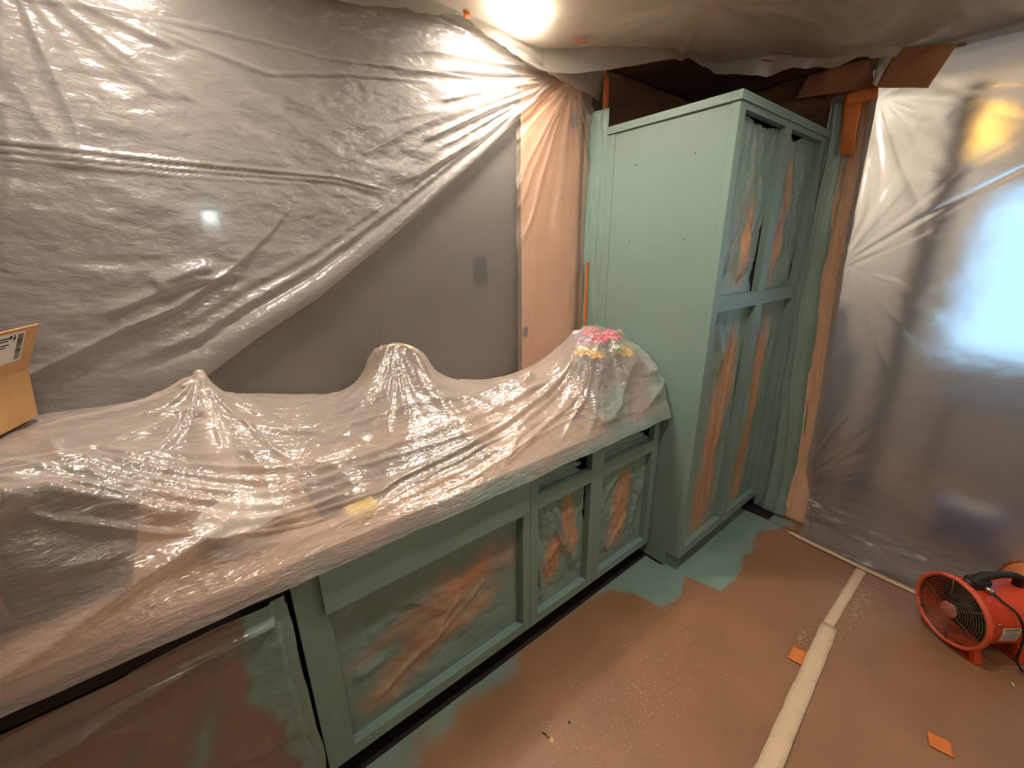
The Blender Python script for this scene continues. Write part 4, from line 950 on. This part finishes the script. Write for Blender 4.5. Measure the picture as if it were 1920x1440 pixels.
pd_ = tag(empty('pendant_lamp', (4.0, -.645, 2.32)), 'amber glass pendant lamp glowing behind the doorway plastic', 'lamp')
lathe('shade', [(.02, .13), (.06, .10), (.10, .0), (.105, -.10), (.09, -.12), (.001, -.12)], M['amber_glow'], pd_, 28)
tube('cord', [(0, 0, .13), (0, 0, CEIL-2.32)], .004, M['black'], pd_, 8)
tab = tag(empty('side_table', (4.35, -1.35, 0)), 'low table in front of the window behind the doorway plastic', 'table')
boxes('tabletop', [(-.30, .30, -.55, .55, .70, .73)], M['grey'], tab, .004)
for a in (-.27, .27):
    for b in (-.52, .52): boxes('leg', [(a-.02, a+.02, b-.02, b+.02, 0, .70)], M['dark_wood'], tab)

# ================================================================== fan
FR = .150
fan = tag(empty('ventilation_fan', (2.35, -1.14, 0)), 'red-orange portable drum fan with black handle on the floor paper', 'fan')
fan.rotation_euler = (0, 0, math.radians(-38))
fc = (0, 0, FR+.032)
lathe('housing', [(FR-.012, .012), (FR-.012, .0), (FR-.004, -.006), (FR, 0), (FR-.004, .020), (.128, .045), (.128, .27), (FR-.006, .282), (FR-.004, .295), (FR-.012, .30), (FR-.014, .285), (.122, .275), (.122, .05), (FR-.014, .02)], M['fan'], fan, 64, 'x', fc)
lathe('front_rim', [(FR-.014, .002), (FR-.012, -.004), (FR-.004, -.010), (FR+.003, -.004), (FR+.002, .008)], M['fan_faded'], fan, 64, 'x', fc)
parts = []
for k in range(11):
    rr_ = .034 + k*(.134-.034)/10
    parts.append(tube_data([(-.002-.006*(1-k/10), rr_*math.cos(t)+fc[1], rr_*math.sin(t)+fc[2]) for t in np.linspace(0, 2*PI, 49)], .0016, 5, False))
V, F = join_data(parts); g_ = obj('grille_rings', V, F, M['wire'], fan, True)
for a in (.35, 1.4, 2.45, 3.49, 4.54, 5.6):
    tube('grille_spoke', [(-.010, .03*math.cos(a), .03*math.sin(a)+fc[2]), (-.004, .138*math.cos(a), .138*math.sin(a)+fc[2])], .0018, M['wire'], fan, 6)
lathe('grille_cap', [(.001, -.013), (.028, -.012), (.034, -.009), (.034, -.004)], M['hub'], fan, 28, 'x', fc)
lathe('motor_hub', [(.001, .045), (.04, .05), (.045, .06), (.045, .2), (.001, .2)], M['black'], fan, 24, 'x', fc)
for k in range(5):
    a = 2*PI*k/5; V = []
    for t in np.linspace(0, 1, 5):
        r = .04 + t*.078; wv = .030*(1+.4*t); tw = .6-.25*t
        for s in (-1, 1):
            for th in (0, .003):
                y = -s*wv*math.cos(tw); xx = .09 + s*wv*math.sin(tw)*.9 + th
                V.append((xx, r*math.cos(a)-y*math.sin(a), r*math.sin(a)+y*math.cos(a)+fc[2]))
    F = []
    for i in range(4):
        b0, b1 = i*4, (i+1)*4
        F += [(b0, b0+2, b1+2, b1), (b0+1, b1+1, b1+3, b0+3), (b0, b1, b1+1, b0+1), (b0+2, b0+3, b1+3, b1+2)]
    obj('fan_blade', V, F, M['black'], fan)
for xx in (.05, .24):   # feet: bent steel straps
    for s in (-1, 1):
        yv = s*.085
        bmf = bmesh.new()
        pts = [(s*.070, .108-.10+.02), (s*.10, .006), (s*.028, .006)]
        prism('foot', [(s*.066, .085), (s*.088, .085), (s*.118, .012), (s*.118, .007), (s*.02, .007), (s*.02, .013), (s*.098, .013)], 'x', xx-.016, xx+.016, M['fan'], fan)
        bmf.free()
hz = fc[2]+.128
hd = tube('handle', [(.055, 0, hz+.000), (.058, 0, hz+.028), (.085, 0, hz+.048), (.15, 0, hz+.056), (.205, 0, hz+.054), (.235, 0, hz+.042), (.245, 0, hz+.0)], [.020, .021, .019, .014, .014, .016, .018], M['rubber'], fan, 14)
boxes('switch_box', [(.03, .105, -.026, .026, hz-.004, hz+.040)], M['rubber'], fan, .012)
boxes('switch', [(.024, .034, -.012, .012, hz+.012, hz+.030)], M['grey'], fan, .002)
lathe('cord_gland', [(.001, -.052), (.010, -.05), (.014, -.03), (.014, -.02)], M['steel'], fan, 16, 'y', (.085, 0, hz+.008))
cordp = [(.085, -.05, hz+.006), (.10, -.075, hz-.01), (.125, -.118, fc[2]+.09), (.14, -.145, fc[2]+.02), (.148, -.150, fc[2]-.08), (.16, -.150, .06), (.20, -.17, .014), (.30, -.20, .012), (.5, -.19, .012)]
cs = []
for i in range(len(cordp)-1):
    p0, p1, p2, p3 = [Vector(cordp[max(0, min(len(cordp)-1, i+k))]) for k in (-1, 0, 1, 2)]
    for t in np.linspace(0, 1, 7)[:-1]:
        cs.append(.5*((2*p1)+(p2-p0)*t+(2*p0-5*p1+4*p2-p3)*t*t+(3*p1-p0-3*p2+p3)*t**3))
tube('power_cord', cs, .0045, M['rubber'], fan, 8)
# rating plate on the drum side
def drum_patch(name, x0, x1, a0, a1, rad, mat, par):
    U, W = np.meshgrid(np.linspace(0, 1, 4), np.linspace(0, 1, 10), indexing='ij'); A_ = a0+(a1-a0)*W
    return grid(name, x0+(x1-x0)*U, rad*np.cos(A_), fc[2]+rad*np.sin(A_), mat, par)
rp = drum_patch('rating_plate', .075, .15, PI+.28, PI-.25, .1292, M['paper'], fan)
for k, (xa, xb) in enumerate(((.082, .143), (.085, .125), (.085, .14), (.085, .132), (.085, .14))):
    a = PI-.20+k*.085; drum_patch('text_line', xa, xb, a+.018 if k else a+.035, a, .1296, M['ink'], rp)
for (xx, a) in ((.062, PI-.35), (.20, PI-.35), (.205, PI-.10)):
    lathe('bolt', [(.001, -.133), (.005, -.132), (.006, -.128)], M['steel'], fan, 10, 'y', (xx, 0, 0)).matrix_local = Matrix.Translation((0, 0, fc[2])) @ Matrix.Rotation(-(a-PI)*-1, 4, 'X')
# flexible duct
dp = []
d0 = Vector((2.35, -1.14, 0)); ca, sa = math.cos(math.radians(-38)), math.sin(math.radians(-38))
for t in np.linspace(0, 1, 110):
    k_ = np.interp(t, [0, .3, .6, 1], [0, 1, 2, 3])
    ctrl = [Vector((d0.x+.305*ca, d0.y+.305*sa, .182)), Vector((2.72, -1.43, .190)), Vector((2.85, -1.36, .185)), Vector((3.25, -1.44, .150))]
    b = [(1-t)**3, 3*t*(1-t)**2, 3*t*t*(1-t), t**3]
    dp.append(sum((ctrl[i]*b[i] for i in range(4)), Vector()))
rads = [.128+.008*math.cos(i*2*PI/4) for i in range(110)]
V, F = tube_data(dp, rads, 28, False)
tag(obj('flexible_duct', V, F, M['duct'], None, True), 'ribbed orange flexible duct leading away behind the fan', 'duct')
